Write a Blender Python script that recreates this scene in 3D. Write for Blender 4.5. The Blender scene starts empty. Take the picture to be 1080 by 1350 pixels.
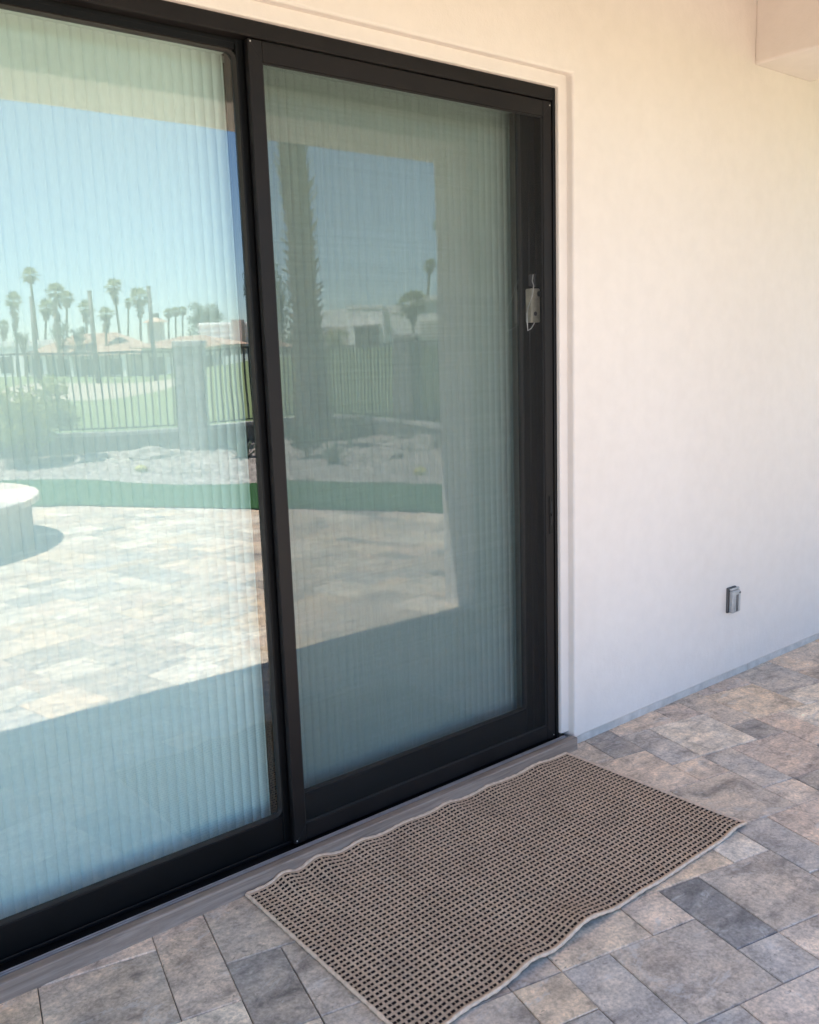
import bpy, math, random
import numpy as np
from mathutils import Vector, Matrix, noise as mnoise

random.seed(7)
sc = bpy.context.scene
col = sc.collection

# ------------------------------------------------------------------ camera
cd = bpy.data.cameras.new('camera')
cam = bpy.data.objects.new('camera', cd)
col.objects.link(cam)
cd.sensor_fit = 'HORIZONTAL'
cd.sensor_width = 36.0
cd.lens = 39.83
cd.clip_start = 0.05
cd.clip_end = 3000
_r = Vector((0.77967634, -0.62529572, -0.03331761))
_u = Vector((0.13309636, 0.11349529, 0.98458325))
_b = Vector((-0.6118743, -0.77209072, 0.17171418))
M4 = Matrix.Identity(4)
for i in range(3):
    M4[i][0], M4[i][1], M4[i][2] = _r[i], _u[i], _b[i]
M4[0][3], M4[1][3], M4[2][3] = 0.0, -2.316, 1.589
cam.matrix_world = M4
sc.camera = cam

# ------------------------------------------------------------------ sky, sun, exposure
SUN_TO = Vector((-0.373, -0.144, 1.0)).normalized()      # towards the sun
w = bpy.data.worlds.new('World')
sc.world = w
w.use_nodes = True
wn = w.node_tree
bg = wn.nodes['Background']
sky = wn.nodes.new('ShaderNodeTexSky')
sky.sky_type = 'NISHITA'
sky.sun_disc = False
sky.sun_elevation = math.asin(SUN_TO.z)
sky.sun_rotation = math.atan2(SUN_TO.x, SUN_TO.y)
sky.altitude = 350
sky.air_density = 1.0
sky.dust_density = 0.2
sky.ozone_density = 4.5
wn.links.new(sky.outputs[0], bg.inputs[0])
bg.inputs[1].default_value = 0.10

sd = bpy.data.lights.new('sun', 'SUN')
sd.energy = 5.0
sd.angle = math.radians(0.53)
sd.color = (1.0, 0.94, 0.86)
sun = bpy.data.objects.new('sun', sd)
col.objects.link(sun)
sun.location = (-4, -6, 12)
sun.rotation_euler = SUN_TO.to_track_quat('Z', 'Y').to_euler()

sc.view_settings.view_transform = 'Standard'
sc.view_settings.look = 'None'
sc.view_settings.gamma = 1.0
sc.view_settings.use_curve_mapping = False
sc.view_settings.exposure = 2.24
sc.render.engine = 'CYCLES'
cy = sc.cycles
cy.max_bounces = 10
cy.diffuse_bounces = 6
cy.glossy_bounces = 4
cy.transmission_bounces = 6
cy.transparent_max_bounces = 16
cy.caustics_reflective = False
cy.caustics_refractive = False
cy.sample_clamp_indirect = 6.0
try:
    cy.use_denoising = True
    cy.denoiser = 'OPENIMAGEDENOISE'
except Exception:
    pass

# ------------------------------------------------------------------ mesh helpers
class MB:
    """collects faces; build() links them as one mesh object"""
    def __init__(s):
        s.v = []; s.f = []; s.m = []
    def add(s, vs, fs, mi=0):
        o = len(s.v)
        s.v.extend([tuple(p) for p in vs])
        s.f.extend([tuple(i + o for i in f) for f in fs])
        s.m.extend([mi] * len(fs))
        return s
    def box(s, x0, x1, y0, y1, z0, z1, mi=0):
        return s.add([(x0,y0,z0),(x1,y0,z0),(x1,y1,z0),(x0,y1,z0),(x0,y0,z1),(x1,y0,z1),(x1,y1,z1),(x0,y1,z1)],
                     [(0,3,2,1),(4,5,6,7),(0,1,5,4),(1,2,6,5),(2,3,7,6),(3,0,4,7)], mi)
    def cbox(s, x0, x1, y0, y1, z0, z1, c, mi=0):
        """box with all twelve edges chamfered by c"""
        xs = (x0, x0+c, x1-c, x1); ys = (y0, y0+c, y1-c, y1); zs = (z0, z0+c, z1-c, z1)
        vs = []; ix = {}
        for i in (0, 3):
            for j in (1, 2):
                for k in (1, 2):
                    ix[(i,j,k)] = len(vs); vs.append((xs[i],ys[j],zs[k]))
        for j in (0, 3):
            for i in (1, 2):
                for k in (1, 2):
                    ix[(i,j,k)] = len(vs); vs.append((xs[i],ys[j],zs[k]))
        for k in (0, 3):
            for i in (1, 2):
                for j in (1, 2):
                    ix[(i,j,k)] = len(vs); vs.append((xs[i],ys[j],zs[k]))
        g = lambda *a: ix[a]
        F = [(g(0,1,1),g(0,1,2),g(0,2,2),g(0,2,1)),(g(3,1,1),g(3,2,1),g(3,2,2),g(3,1,2)),
             (g(1,0,1),g(2,0,1),g(2,0,2),g(1,0,2)),(g(1,3,1),g(1,3,2),g(2,3,2),g(2,3,1)),
             (g(1,1,0),g(1,2,0),g(2,2,0),g(2,1,0)),(g(1,1,3),g(2,1,3),g(2,2,3),g(1,2,3))]
        for X, i in ((0,1),(3,2)):
            for Y, j in ((0,1),(3,2)):
                F.append((g(X,j,1),g(i,Y,1),g(i,Y,2),g(X,j,2)))
        for X, i in ((0,1),(3,2)):
            for Z, k in ((0,1),(3,2)):
                F.append((g(X,1,k),g(X,2,k),g(i,2,Z),g(i,1,Z)))
        for Y, j in ((0,1),(3,2)):
            for Z, k in ((0,1),(3,2)):
                F.append((g(1,Y,k),g(2,Y,k),g(2,j,Z),g(1,j,Z)))
        for X, i in ((0,1),(3,2)):
            for Y, j in ((0,1),(3,2)):
                for Z, k in ((0,1),(3,2)):
                    F.append((g(X,j,k),g(i,Y,k),g(i,j,Z)))
        return s.add(vs, F, mi)
    def tube(s, pts, rad, n=8, mi=0, cap=True):
        pts = [Vector(p) for p in pts]
        rs = rad if isinstance(rad, (list, tuple)) else [rad] * len(pts)
        vs = []; fs = []
        up0 = Vector((0, 0, 1))
        for i, p in enumerate(pts):
            d = (pts[min(i+1, len(pts)-1)] - pts[max(i-1, 0)]).normalized()
            a = up0 if abs(d.z) < 0.9 else Vector((1, 0, 0))
            u = d.cross(a).normalized(); v = d.cross(u).normalized()
            for k in range(n):
                t = 2*math.pi*k/n
                vs.append(p + (u*math.cos(t) + v*math.sin(t))*rs[i])
        for i in range(len(pts)-1):
            for k in range(n):
                a, b = i*n+k, i*n+(k+1) % n
                fs.append((a, b, b+n, a+n))
        if cap:
            fs.append(tuple(range(n))[::-1]); fs.append(tuple(range((len(pts)-1)*n, len(pts)*n)))
        return s.add(vs, fs, mi)
    def lathe(s, prof, n, cx, cy, mi=0):
        vs = []; fs = []
        for r, z in prof:
            for k in range(n):
                t = 2*math.pi*k/n
                vs.append((cx + r*math.cos(t), cy + r*math.sin(t), z))
        for i in range(len(prof)-1):
            for k in range(n):
                a, b = i*n+k, i*n+(k+1) % n
                fs.append((a, b, b+n, a+n))
        return s.add(vs, fs, mi)
    def prism(s, poly, z0, z1, mi=0):
        n = len(poly)
        vs = [(x, y, z0) for x, y in poly] + [(x, y, z1) for x, y in poly]
        fs = [tuple(range(n))[::-1], tuple(range(n, 2*n))] + [(i, (i+1) % n, n+(i+1) % n, n+i) for i in range(n)]
        return s.add(vs, fs, mi)
    def mesh(s, name, mats, smooth=False):
        me = bpy.data.meshes.new(name)
        me.from_pydata([tuple(p) for p in s.v], [], s.f)
        for m in (mats if isinstance(mats, (list, tuple)) else [mats]):
            me.materials.append(m)
        if isinstance(mats, (list, tuple)) and len(mats) > 1:
            me.polygons.foreach_set('material_index', s.m)
        if smooth:
            me.polygons.foreach_set('use_smooth', [True]*len(me.polygons))
        me.update()
        return me
    def build(s, name, mats, parent=None, smooth=False):
        return link(name, s.mesh(name, mats, smooth), parent)

def link(name, data, parent=None):
    o = bpy.data.objects.new(name, data)
    col.objects.link(o)
    if parent is not None:
        o.parent = parent
        if parent.type == 'EMPTY':
            o.location = -Vector(parent.location) if parent.parent is None else (0, 0, 0)
    return o

def empty(name, loc=(0, 0, 0)):
    o = bpy.data.objects.new(name, None)
    o.location = loc
    o.empty_display_size = 0.1
    col.objects.link(o)
    return o

def tag(o, label=None, cat=None, group=None, kind=None):
    if label: o['label'] = label
    if cat: o['category'] = cat
    if group: o['group'] = group
    if kind: o['kind'] = kind
    return o

def copy_of(o, parent, loc=None):
    c = o.copy()
    col.objects.link(c)
    c.parent = parent
    if loc is not None:
        c.location = loc
    return c

# ------------------------------------------------------------------ materials
def mat(name):
    m = bpy.data.materials.new(name)
    m.use_nodes = True
    nt = m.node_tree
    return m, nt, nt.nodes, nt.links, nt.nodes['Principled BSDF']

def N(nt, t, **kw):
    n = nt.nodes.new(t)
    for k, v in kw.items():
        setattr(n, k, v)
    return n

def ramp(nt, fac, stops):
    r = N(nt, 'ShaderNodeValToRGB')
    e = r.color_ramp.elements
    while len(e) < len(stops):
        e.new(0.5)
    for i, (p, c) in enumerate(stops):
        e[i].position = p
        e[i].color = (*c, 1) if len(c) == 3 else c
    nt.links.new(fac, r.inputs[0])
    return r.outputs[0]

def noise(nt, vec, scale, detail=4, rough=0.55, dist=0.0):
    n = N(nt, 'ShaderNodeTexNoise')
    n.inputs['Scale'].default_value = scale
    n.inputs['Detail'].default_value = detail
    n.inputs['Roughness'].default_value = rough
    n.inputs['Distortion'].default_value = dist
    if vec is not None:
        nt.links.new(vec, n.inputs['Vector'])
    return n.outputs['Fac']

def mixc(nt, fac, a, b, mode='MIX'):
    m = N(nt, 'ShaderNodeMix', data_type='RGBA', blend_type=mode)
    for s, v in ((m.inputs[0], fac), (m.inputs[6], a), (m.inputs[7], b)):
        if isinstance(v, (int, float)):
            s.default_value = v
        elif isinstance(v, tuple):
            s.default_value = (*v, 1) if len(v) == 3 else v
        else:
            nt.links.new(v, s)
    return m.outputs[2]

def math_(nt, op, a, b=None, clamp=False):
    m = N(nt, 'ShaderNodeMath', operation=op, use_clamp=clamp)
    for s, v in ((m.inputs[0], a), (m.inputs[1], b)):
        if v is None:
            continue
        if isinstance(v, (int, float)):
            s.default_value = v
        else:
            nt.links.new(v, s)
    return m.outputs[0]

def bump(nt, h, strength, dist, bs):
    b = N(nt, 'ShaderNodeBump')
    b.inputs['Strength'].default_value = strength
    b.inputs['Distance'].default_value = dist
    nt.links.new(h, b.inputs['Height'])
    nt.links.new(b.outputs[0], bs.inputs['Normal'])
    return b

def pos(nt):
    return N(nt, 'ShaderNodeNewGeometry').outputs['Position']

def mapped(nt, vec, scale):
    m = N(nt, 'ShaderNodeMapping')
    m.inputs['Scale'].default_value = scale
    nt.links.new(vec, m.inputs['Vector'])
    return m.outputs[0]

def simple(name, c, rough=0.6, var=0.12, scale=6.0, metal=0.0, bstr=0.0, bdist=0.002, bscale=40.0, spec=0.5):
    m, nt, n, l, bs = mat(name)
    p = pos(nt)
    f = noise(nt, p, scale)
    dk = tuple(max(0, x*(1-var)) for x in c); lt = tuple(min(1, x*(1+var)) for x in c)
    l.new(ramp(nt, f, [(0.3, dk), (0.7, lt)]), bs.inputs['Base Color'])
    bs.inputs['Roughness'].default_value = rough
    bs.inputs['Metallic'].default_value = metal
    bs.inputs['Specular IOR Level'].default_value = spec
    if bstr:
        bump(nt, noise(nt, p, bscale, 5), bstr, bdist, bs)
    return m

def make_stucco():
    m, nt, n, l, bs = mat('stucco')
    p = pos(nt)
    a = noise(nt, p, 1.1, 4, 0.6, 0.4)
    b = noise(nt, p, 14, 4)
    base = ramp(nt, a, [(0.25, (0.665, 0.61, 0.565)), (0.75, (0.70, 0.645, 0.60))])
    c = mixc(nt, 0.10, base, ramp(nt, b, [(0.35, (0.55, 0.50, 0.45)), (0.65, (0.78, 0.72, 0.66))]))
    l.new(c, bs.inputs['Base Color'])
    bs.inputs['Roughness'].default_value = 0.92
    bs.inputs['Specular IOR Level'].default_value = 0.2
    h = math_(nt, 'ADD', math_(nt, 'MULTIPLY', noise(nt, p, 5, 3), 2.2), math_(nt, 'ADD', noise(nt, p, 45, 4), math_(nt, 'MULTIPLY', noise(nt, p, 170, 3), 0.5)))
    bump(nt, h, 0.45, 0.0026, bs)
    return m

def make_frame(name, c, rough=0.42):
    m, nt, n, l, bs = mat(name)
    p = pos(nt)
    f = noise(nt, p, 9, 5)
    g = noise(nt, p, 260, 2)
    l.new(ramp(nt, f, [(0.3, tuple(x*0.85 for x in c)), (0.75, tuple(x*1.25 for x in c))]), bs.inputs['Base Color'])
    l.new(math_(nt, 'ADD', math_(nt, 'MULTIPLY', f, 0.2), rough-0.1), bs.inputs['Roughness'])
    bs.inputs['Specular IOR Level'].default_value = 0.22
    bump(nt, g, 0.12, 0.0004, bs)
    return m

def make_glass():
    m, nt, n, l, bs = mat('tinted_glass')
    n.remove(bs)
    out = n['Material Output']
    geo = N(nt, 'ShaderNodeNewGeometry')
    dt = N(nt, 'ShaderNodeVectorMath', operation='DOT_PRODUCT')
    l.new(geo.outputs['Incoming'], dt.inputs[0]); l.new(geo.outputs['True Normal'], dt.inputs[1])
    ca = math_(nt, 'ABSOLUTE', dt.outputs['Value'])
    om = math_(nt, 'POWER', math_(nt, 'SUBTRACT', 1.0, ca, True), 5.0)
    p = pos(nt)
    # gentle roller-wave distortion of toughened panes
    h = noise(nt, mapped(nt, p, (1.0, 1.0, 1.6)), 2.2, 1, 0.4)
    bm = N(nt, 'ShaderNodeBump')
    bm.inputs['Strength'].default_value = 1.0
    bm.inputs['Distance'].default_value = 0.0006
    l.new(h, bm.inputs['Height'])
    F = math_(nt, 'ADD', 0.043, math_(nt, 'MULTIPLY', om, 0.957))   # same from either side of the pane
    # a pane has two faces and the unit two panes
    r1 = math_(nt, 'DIVIDE', math_(nt, 'MULTIPLY', F, 2.0), math_(nt, 'ADD', F, 1.0))
    r2 = math_(nt, 'DIVIDE', math_(nt, 'MULTIPLY', r1, 2.0), math_(nt, 'ADD', r1, 1.0), True)
    r2 = math_(nt, 'MULTIPLY', r2, 0.98, True)   # coated panes
    g = N(nt, 'ShaderNodeBsdfGlossy')
    g.inputs['Roughness'].default_value = 0.0
    g.inputs['Color'].default_value = (0.93, 0.97, 0.97, 1)
    l.new(bm.outputs[0], g.inputs['Normal'])
    t = N(nt, 'ShaderNodeBsdfTransparent')
    t.inputs['Color'].default_value = (0.865, 0.97, 0.935, 1)
    mx = N(nt, 'ShaderNodeMixShader')
    l.new(r2, mx.inputs[0]); l.new(t.outputs[0], mx.inputs[1]); l.new(g.outputs[0], mx.inputs[2])
    l.new(mx.outputs[0], out.inputs[0])
    return m

def make_clear():
    m, nt, n, l, bs = mat('clear_glass_back')
    n.remove(bs)
    t = N(nt, 'ShaderNodeBsdfTransparent')
    t.inputs['Color'].default_value = (0.97, 0.99, 0.98, 1)
    l.new(t.outputs[0], n['Material Output'].inputs[0])
    return m

def make_screen():
    m, nt, n, l, bs = mat('insect_mesh')
    p = pos(nt)
    st = noise(nt, mapped(nt, p, (240, 1, 1.2)), 1.0, 3, 0.6)
    sh = noise(nt, mapped(nt, p, (1.5, 1, 120)), 1.0, 2, 0.6)
    blob = noise(nt, p, 2.0, 2)
    op = math_(nt, 'ADD', 0.235, math_(nt, 'ADD', math_(nt, 'MULTIPLY', st, 0.15), math_(nt, 'ADD', math_(nt, 'MULTIPLY', sh, 0.09), math_(nt, 'MULTIPLY', blob, 0.05))), True)
    bs.inputs['Base Color'].default_value = (0.009, 0.009, 0.009, 1)
    bs.inputs['Roughness'].default_value = 0.7
    t = N(nt, 'ShaderNodeBsdfTransparent')
    mx = N(nt, 'ShaderNodeMixShader')
    l.new(op, mx.inputs[0]); l.new(t.outputs[0], mx.inputs[1]); l.new(bs.outputs[0], mx.inputs[2])
    l.new(mx.outputs[0], n['Material Output'].inputs[0])
    return m

def make_blind():
    m, nt, n, l, bs = mat('blind_fabric')
    p = pos(nt)
    f = noise(nt, mapped(nt, p, (300, 300, 40)), 1.0, 3)
    l.new(ramp(nt, f, [(0.3, (0.60, 0.645, 0.645)), (0.7, (0.64, 0.685, 0.685))]), bs.inputs['Base Color'])
    bs.inputs['Roughness'].default_value = 0.85
    bs.inputs['Specular IOR Level'].default_value = 0.15
    return m

def make_paver():
    m, nt, n, l, bs = mat('travertine')
    at = N(nt, 'ShaderNodeAttribute', attribute_name='tint')
    of = N(nt, 'ShaderNodeAttribute', attribute_name='off')
    v = N(nt, 'ShaderNodeVectorMath', operation='ADD')
    l.new(pos(nt), v.inputs[0]); l.new(of.outputs['Vector'], v.inputs[1])
    p = v.outputs[0]
    st = mapped(nt, p, (1.0, 2.1, 1.0))
    cloud = noise(nt, st, 5.0, 6, 0.62, 0.8)
    med = noise(nt, p, 19, 6, 0.68, 0.5)
    fine = noise(nt, p, 95, 4, 0.65)
    shade = ramp(nt, cloud, [(0.28, (0.52, 0.52, 0.535)), (0.47, (0.95, 0.95, 0.95)), (0.72, (1.36, 1.33, 1.27))])
    c = mixc(nt, 1.0, at.outputs['Color'], shade, 'MULTIPLY')
    # each slab drifts between warm and cool
    drift = noise(nt, p, 4.2, 3, 0.5, 0.6)
    c = mixc(nt, 1.0, c, ramp(nt, drift, [(0.34, (0.97, 0.99, 1.015)), (0.66, (1.04, 1.0, 0.95))]), 'MULTIPLY')
    c = mixc(nt, 0.78, c, ramp(nt, med, [(0.33, (0.50, 0.50, 0.52)), (0.47, (0.93, 0.93, 0.93)), (0.58, (1.06, 1.05, 1.03)), (0.72, (1.34, 1.31, 1.25))]), 'MULTIPLY')
    c = mixc(nt, 0.7, c, ramp(nt, fine, [(0.32, (0.62, 0.62, 0.62)), (0.68, (1.32, 1.32, 1.32))]), 'MULTIPLY')
    # pale calcite patches and streaks
    vein = ramp(nt, noise(nt, st, 3.4, 9, 0.74, 2.4), [(0.55, (0, 0, 0)), (0.63, (1, 1, 1))])
    vein = math_(nt, 'MULTIPLY', vein, ramp(nt, noise(nt, p, 26, 5, 0.7), [(0.42, (0, 0, 0)), (0.56, (1, 1, 1))]))
    c = mixc(nt, math_(nt, 'MULTIPLY', vein, 0.55), c, (0.66, 0.62, 0.575))
    # warm rust stains
    ru = ramp(nt, noise(nt, p, 6.3, 5, 0.6, 1.0), [(0.60, (0, 0, 0)), (0.74, (1, 1, 1))])
    c = mixc(nt, math_(nt, 'MULTIPLY', ru, 0.22), c, (0.44, 0.34, 0.265))
    # pits
    pit = ramp(nt, noise(nt, mapped(nt, p, (1, 1.7, 1)), 48, 5, 0.78, 0.8), [(0.345, (1, 1, 1)), (0.39, (0, 0, 0))])
    pm = math_(nt, 'MULTIPLY', pit, ramp(nt, noise(nt, p, 8, 3), [(0.44, (0, 0, 0)), (0.56, (1, 1, 1))]))
    c = mixc(nt, math_(nt, 'MULTIPLY', pm, 0.75), c, (0.12, 0.108, 0.098))
    l.new(c, bs.inputs['Base Color'])
    l.new(math_(nt, 'ADD', 0.50, math_(nt, 'MULTIPLY', med, 0.3)), bs.inputs['Roughness'])
    bs.inputs['Specular IOR Level'].default_value = 0.35
    h = math_(nt, 'SUBTRACT', math_(nt, 'ADD', med, math_(nt, 'MULTIPLY', fine, 0.4)), math_(nt, 'MULTIPLY', pm, 1.2))
    bump(nt, h, 0.35, 0.0016, bs)
    return m

def make_wood():
    m, nt, n, l, bs = mat('wood_look_threshold')
    p = pos(nt)
    q = mapped(nt, p, (1.6, 14, 22))
    f = noise(nt, q, 1.6, 6, 0.62, 1.6)
    g = noise(nt, mapped(nt, p, (9, 60, 110)), 1.0, 5, 0.7)
    c = ramp(nt, f, [(0.28, (0.17, 0.125, 0.097)), (0.5, (0.27, 0.208, 0.168)), (0.72, (0.36, 0.292, 0.243))])
    c = mixc(nt, 0.4, c, ramp(nt, g, [(0.3, (0.62, 0.62, 0.62)), (0.7, (1.25, 1.25, 1.25))]), 'MULTIPLY')
    l.new(c, bs.inputs['Base Color'])
    bs.inputs['Roughness'].default_value = 0.5
    bump(nt, g, 0.2, 0.0006, bs)
    return m

def make_gravel():
    m, nt, n, l, bs = mat('gravel')
    p = pos(nt)
    vo = N(nt, 'ShaderNodeTexVoronoi')
    vo.inputs['Scale'].default_value = 24
    l.new(p, vo.inputs['Vector'])
    c = ramp(nt, vo.outputs['Color'], [(0.1, (0.11, 0.09, 0.08)), (0.5, (0.30, 0.25, 0.22)), (0.9, (0.55, 0.49, 0.45))])
    c = mixc(nt, 0.5, c, ramp(nt, noise(nt, p, 1.5, 4), [(0.3, (0.75, 0.73, 0.72)), (0.7, (1.15, 1.12, 1.1))]), 'MULTIPLY')
    l.new(c, bs.inputs['Base Color'])
    bs.inputs['Roughness'].default_value = 0.9
    b = bump(nt, vo.outputs['Distance'], 0.9, 0.02, bs)
    b.invert = True
    return m

def make_grass(name, a, b, scale=3.0, fine=160):
    m, nt, n, l, bs = mat(name)
    p = pos(nt)
    f = noise(nt, p, scale, 5, 0.6)
    g = noise(nt, p, fine, 3, 0.7)
    c = ramp(nt, f, [(0.3, a), (0.7, b)])
    c = mixc(nt, 0.55, c, ramp(nt, g, [(0.3, (0.6, 0.62, 0.6)), (0.7, (1.35, 1.3, 1.2))]), 'MULTIPLY')
    l.new(c, bs.inputs['Base Color'])
    bs.inputs['Roughness'].default_value = 0.95
    bs.inputs['Specular IOR Level'].default_value = 0.1
    bump(nt, g, 0.6, 0.02, bs)
    return m

def make_leaf(name, a, b, tr=0.25):
    m, nt, n, l, bs = mat(name)
    p = pos(nt)
    f = noise(nt, p, 3.5, 4, 0.6)
    c = ramp(nt, f, [(0.3, a), (0.7, b)])
    l.new(c, bs.inputs['Base Color'])
    bs.inputs['Roughness'].default_value = 0.6
    t = N(nt, 'ShaderNodeBsdfTranslucent')
    l.new(c, t.inputs['Color'])
    mx = N(nt, 'ShaderNodeMixShader')
    mx.inputs[0].default_value = tr
    l.new(bs.outputs[0], mx.inputs[1]); l.new(t.outputs[0], mx.inputs[2])
    l.new(mx.outputs[0], n['Material Output'].inputs[0])
    return m

def make_tile_roof():
    m, nt, n, l, bs = mat('terracotta')
    p = pos(nt)
    f = noise(nt, p, 2.5, 5)
    g = noise(nt, p, 11, 3)
    c = ramp(nt, f, [(0.3, (0.42, 0.27, 0.19)), (0.7, (0.58, 0.42, 0.32))])
    c = mixc(nt, 0.5, c, ramp(nt, g, [(0.35, (0.7, 0.68, 0.66)), (0.65, (1.25, 1.2, 1.15))]), 'MULTIPLY')
    l.new(c, bs.inputs['Base Color'])
    bs.inputs['Roughness'].default_value = 0.85
    return m

def make_yarn():
    m, nt, n, l, bs = mat('tan_yarn')
    p = pos(nt)
    fib = noise(nt, p, 420, 4, 0.75)
    blot = noise(nt, p, 7, 4, 0.6, 0.5)
    knot = noise(nt, p, 80, 3, 0.6)
    c = ramp(nt, knot, [(0.3, (0.465, 0.33, 0.23)), (0.7, (0.655, 0.48, 0.34))])
    c = mixc(nt, 0.7, c, ramp(nt, blot, [(0.3, (0.78, 0.77, 0.76)), (0.7, (1.12, 1.12, 1.1))]), 'MULTIPLY')
    c = mixc(nt, 0.6, c, ramp(nt, fib, [(0.3, (0.6, 0.58, 0.56)), (0.7, (1.3, 1.28, 1.26))]), 'MULTIPLY')
    l.new(c, bs.inputs['Base Color'])
    bs.inputs['Roughness'].default_value = 0.95
    bs.inputs['Specular IOR Level'].default_value = 0.1
    bump(nt, fib, 0.8, 0.002, bs)
    return m

M = dict(
    stucco=make_stucco(),
    black=make_frame('black_powder_coat', (0.0034, 0.0034, 0.0036), 0.45),
    bronze=make_frame('dark_bronze_coat', (0.0085, 0.0070, 0.0069), 0.5),
    gasket=simple('rubber_gasket', (0.012, 0.012, 0.012), 0.75),
    bead=make_frame('glazing_bead', (0.03, 0.026, 0.023), 0.40),
    glass=make_glass(), clear=make_clear(), screen=make_screen(), blind=make_blind(),
    paver=make_paver(), wood=make_wood(),
    grout=simple('joint_sand', (0.105, 0.098, 0.092), 0.95, 0.25, 60, bstr=0.4, bscale=300),
    alu=simple('brushed_aluminium', (0.42, 0.42, 0.44), 0.35, 0.15, 30, metal=0.85),
    galv=simple('grey_cast_metal', (0.36, 0.365, 0.37), 0.5, 0.2, 24, metal=0.3, bstr=0.15, bscale=120),
    galvd=simple('dark_cast_metal', (0.10, 0.10, 0.105), 0.5, 0.2, 24, metal=0.5),
    screed=simple('weep_screed_paint', (0.50, 0.475, 0.445), 0.6, 0.2, 18, bstr=0.15, bscale=60),
    beige=simple('beige_plastic', (0.42, 0.40, 0.33), 0.5, 0.2, 30),
    steel=simple('bright_wire', (0.8, 0.8, 0.78), 0.35, 0.1, 40, metal=0.2),
    screw=simple('screw_head', (0.72, 0.70, 0.66), 0.3, 0.1, 60, metal=0.6),
    yarn=make_yarn(),
    hem=simple('tan_hem', (0.68, 0.51, 0.375), 0.95, 0.16, 70, bstr=0.6, bdist=0.002, bscale=420, spec=0.1),
    dark_yarn=simple('dark_brown_yarn', (0.022, 0.016, 0.0155), 0.95, 0.3, 200, bstr=0.5, bscale=500, spec=0.1),
    turf=make_grass('artificial_turf', (0.028, 0.085, 0.028), (0.045, 0.12, 0.042), 2.0, 220),
    lawn=make_grass('golf_grass', (0.14, 0.19, 0.08), (0.20, 0.235, 0.115), 0.12, 9),
    sand=simple('bunker_sand', (0.36, 0.305, 0.22), 0.95, 0.08, 0.5),
    earth=simple('earth', (0.28, 0.23, 0.18), 0.95, 0.2, 0.4),
    gravel=make_gravel(),
    rock=simple('boulder_rock', (0.30, 0.26, 0.23), 0.9, 0.35, 5, bstr=0.6, bdist=0.02, bscale=12),
    stone=simple('ledge_stone', (0.27, 0.255, 0.24), 0.9, 0.4, 9, bstr=0.6, bdist=0.01, bscale=25),
    mortar=simple('dark_mortar', (0.10, 0.095, 0.09), 0.95, 0.2, 20),
    cap=simple('cast_cap', (0.40, 0.375, 0.345), 0.9, 0.15, 8, bstr=0.2, bscale=60),
    block=simple('painted_block', (0.17, 0.155, 0.145), 0.92, 0.2, 3, bstr=0.3, bscale=30),
    iron=simple('black_iron', (0.014, 0.014, 0.015), 0.5, 0.2, 20),
    pole=simple('net_pole_steel', (0.05, 0.045, 0.045), 0.6),
    terracotta=make_tile_roof(),
    white=simple('white_house_stucco', (0.88, 0.86, 0.83), 0.9, 0.05, 0.6),
    cream=simple('cream_house_stucco', (0.60, 0.545, 0.48), 0.9, 0.06, 0.6),
    pink=simple('pinkish_house_stucco', (0.58, 0.49, 0.44), 0.9, 0.06, 0.6),
    pane=simple('dark_window', (0.03, 0.034, 0.038), 0.12, 0.2, 1.0),
    hole=simple('chimney_pot_metal', (0.05, 0.05, 0.05), 0.6),
    palm_leaf=make_leaf('fan_palm_leaf', (0.14, 0.175, 0.06), (0.27, 0.29, 0.125), 0.5),
    palm_skirt=simple('dry_palm_thatch', (0.165, 0.125, 0.075), 0.95, 0.35, 4),
    trunk=simple('palm_trunk_bark', (0.085, 0.066, 0.05), 0.95, 0.4, 5, bstr=0.6, bdist=0.02, bscale=14),
    boot=simple('palm_boot', (0.22, 0.165, 0.115), 0.95, 0.5, 8, bstr=0.5, bdist=0.01, bscale=30),
    leaf=make_leaf('tree_leaf', (0.035, 0.065, 0.018), (0.08, 0.115, 0.035)),
    leaf_y=make_leaf('yellow_bush_leaf', (0.17, 0.21, 0.04), (0.36, 0.36, 0.08), 0.5),
    agave=make_leaf('agave_leaf', (0.07, 0.105, 0.07), (0.13, 0.17, 0.12), 0.1),
    cactus=simple('golden_barrel_cactus', (0.42, 0.37, 0.09), 0.8, 0.35, 40),
    bark=simple('tree_bark', (0.11, 0.085, 0.065), 0.95, 0.3, 6),
    pit=simple('fire_pit_render', (0.36, 0.325, 0.285), 0.92, 0.12, 6, bstr=0.4, bscale=40),
    room=simple('dim_room_paint', (0.24, 0.22, 0.20), 0.9, 0.05, 2),
)

# ------------------------------------------------------------------ setting: ground sheets
PATIO_EDGE = [(-9, -9.9), (-5, -10.3), (-1, -10.25), (1.2, -9.8), (3.07, -8.25), (3.95, -7.08), (4.72, -6.0), (5.06, -5.6), (5.45, -4.95), (5.83, -4.2), (6.5, -2.9), (7.2, -1.4), (7.6, 0.5)]
TURF_FAR = [(-9, -12.4), (-5, -12.9), (-1, -13.0), (2.0, -12.3), (3.70, -10.85), (4.28, -9.9), (4.62, -8.98), (5.55, -7.95), (6.15, -7.45), (6.62, -6.62), (7.13, -5.75), (7.9, -4.3), (8.7, -2.2), (9.2, 0.5)]
FENCE = [(-10, -17.6), (1.6, -14.75), (6.68, -11.62), (9.8, -12.45), (9.75, -9.6), (8.65, -6.45), (9.9, 0.5)]

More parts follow.
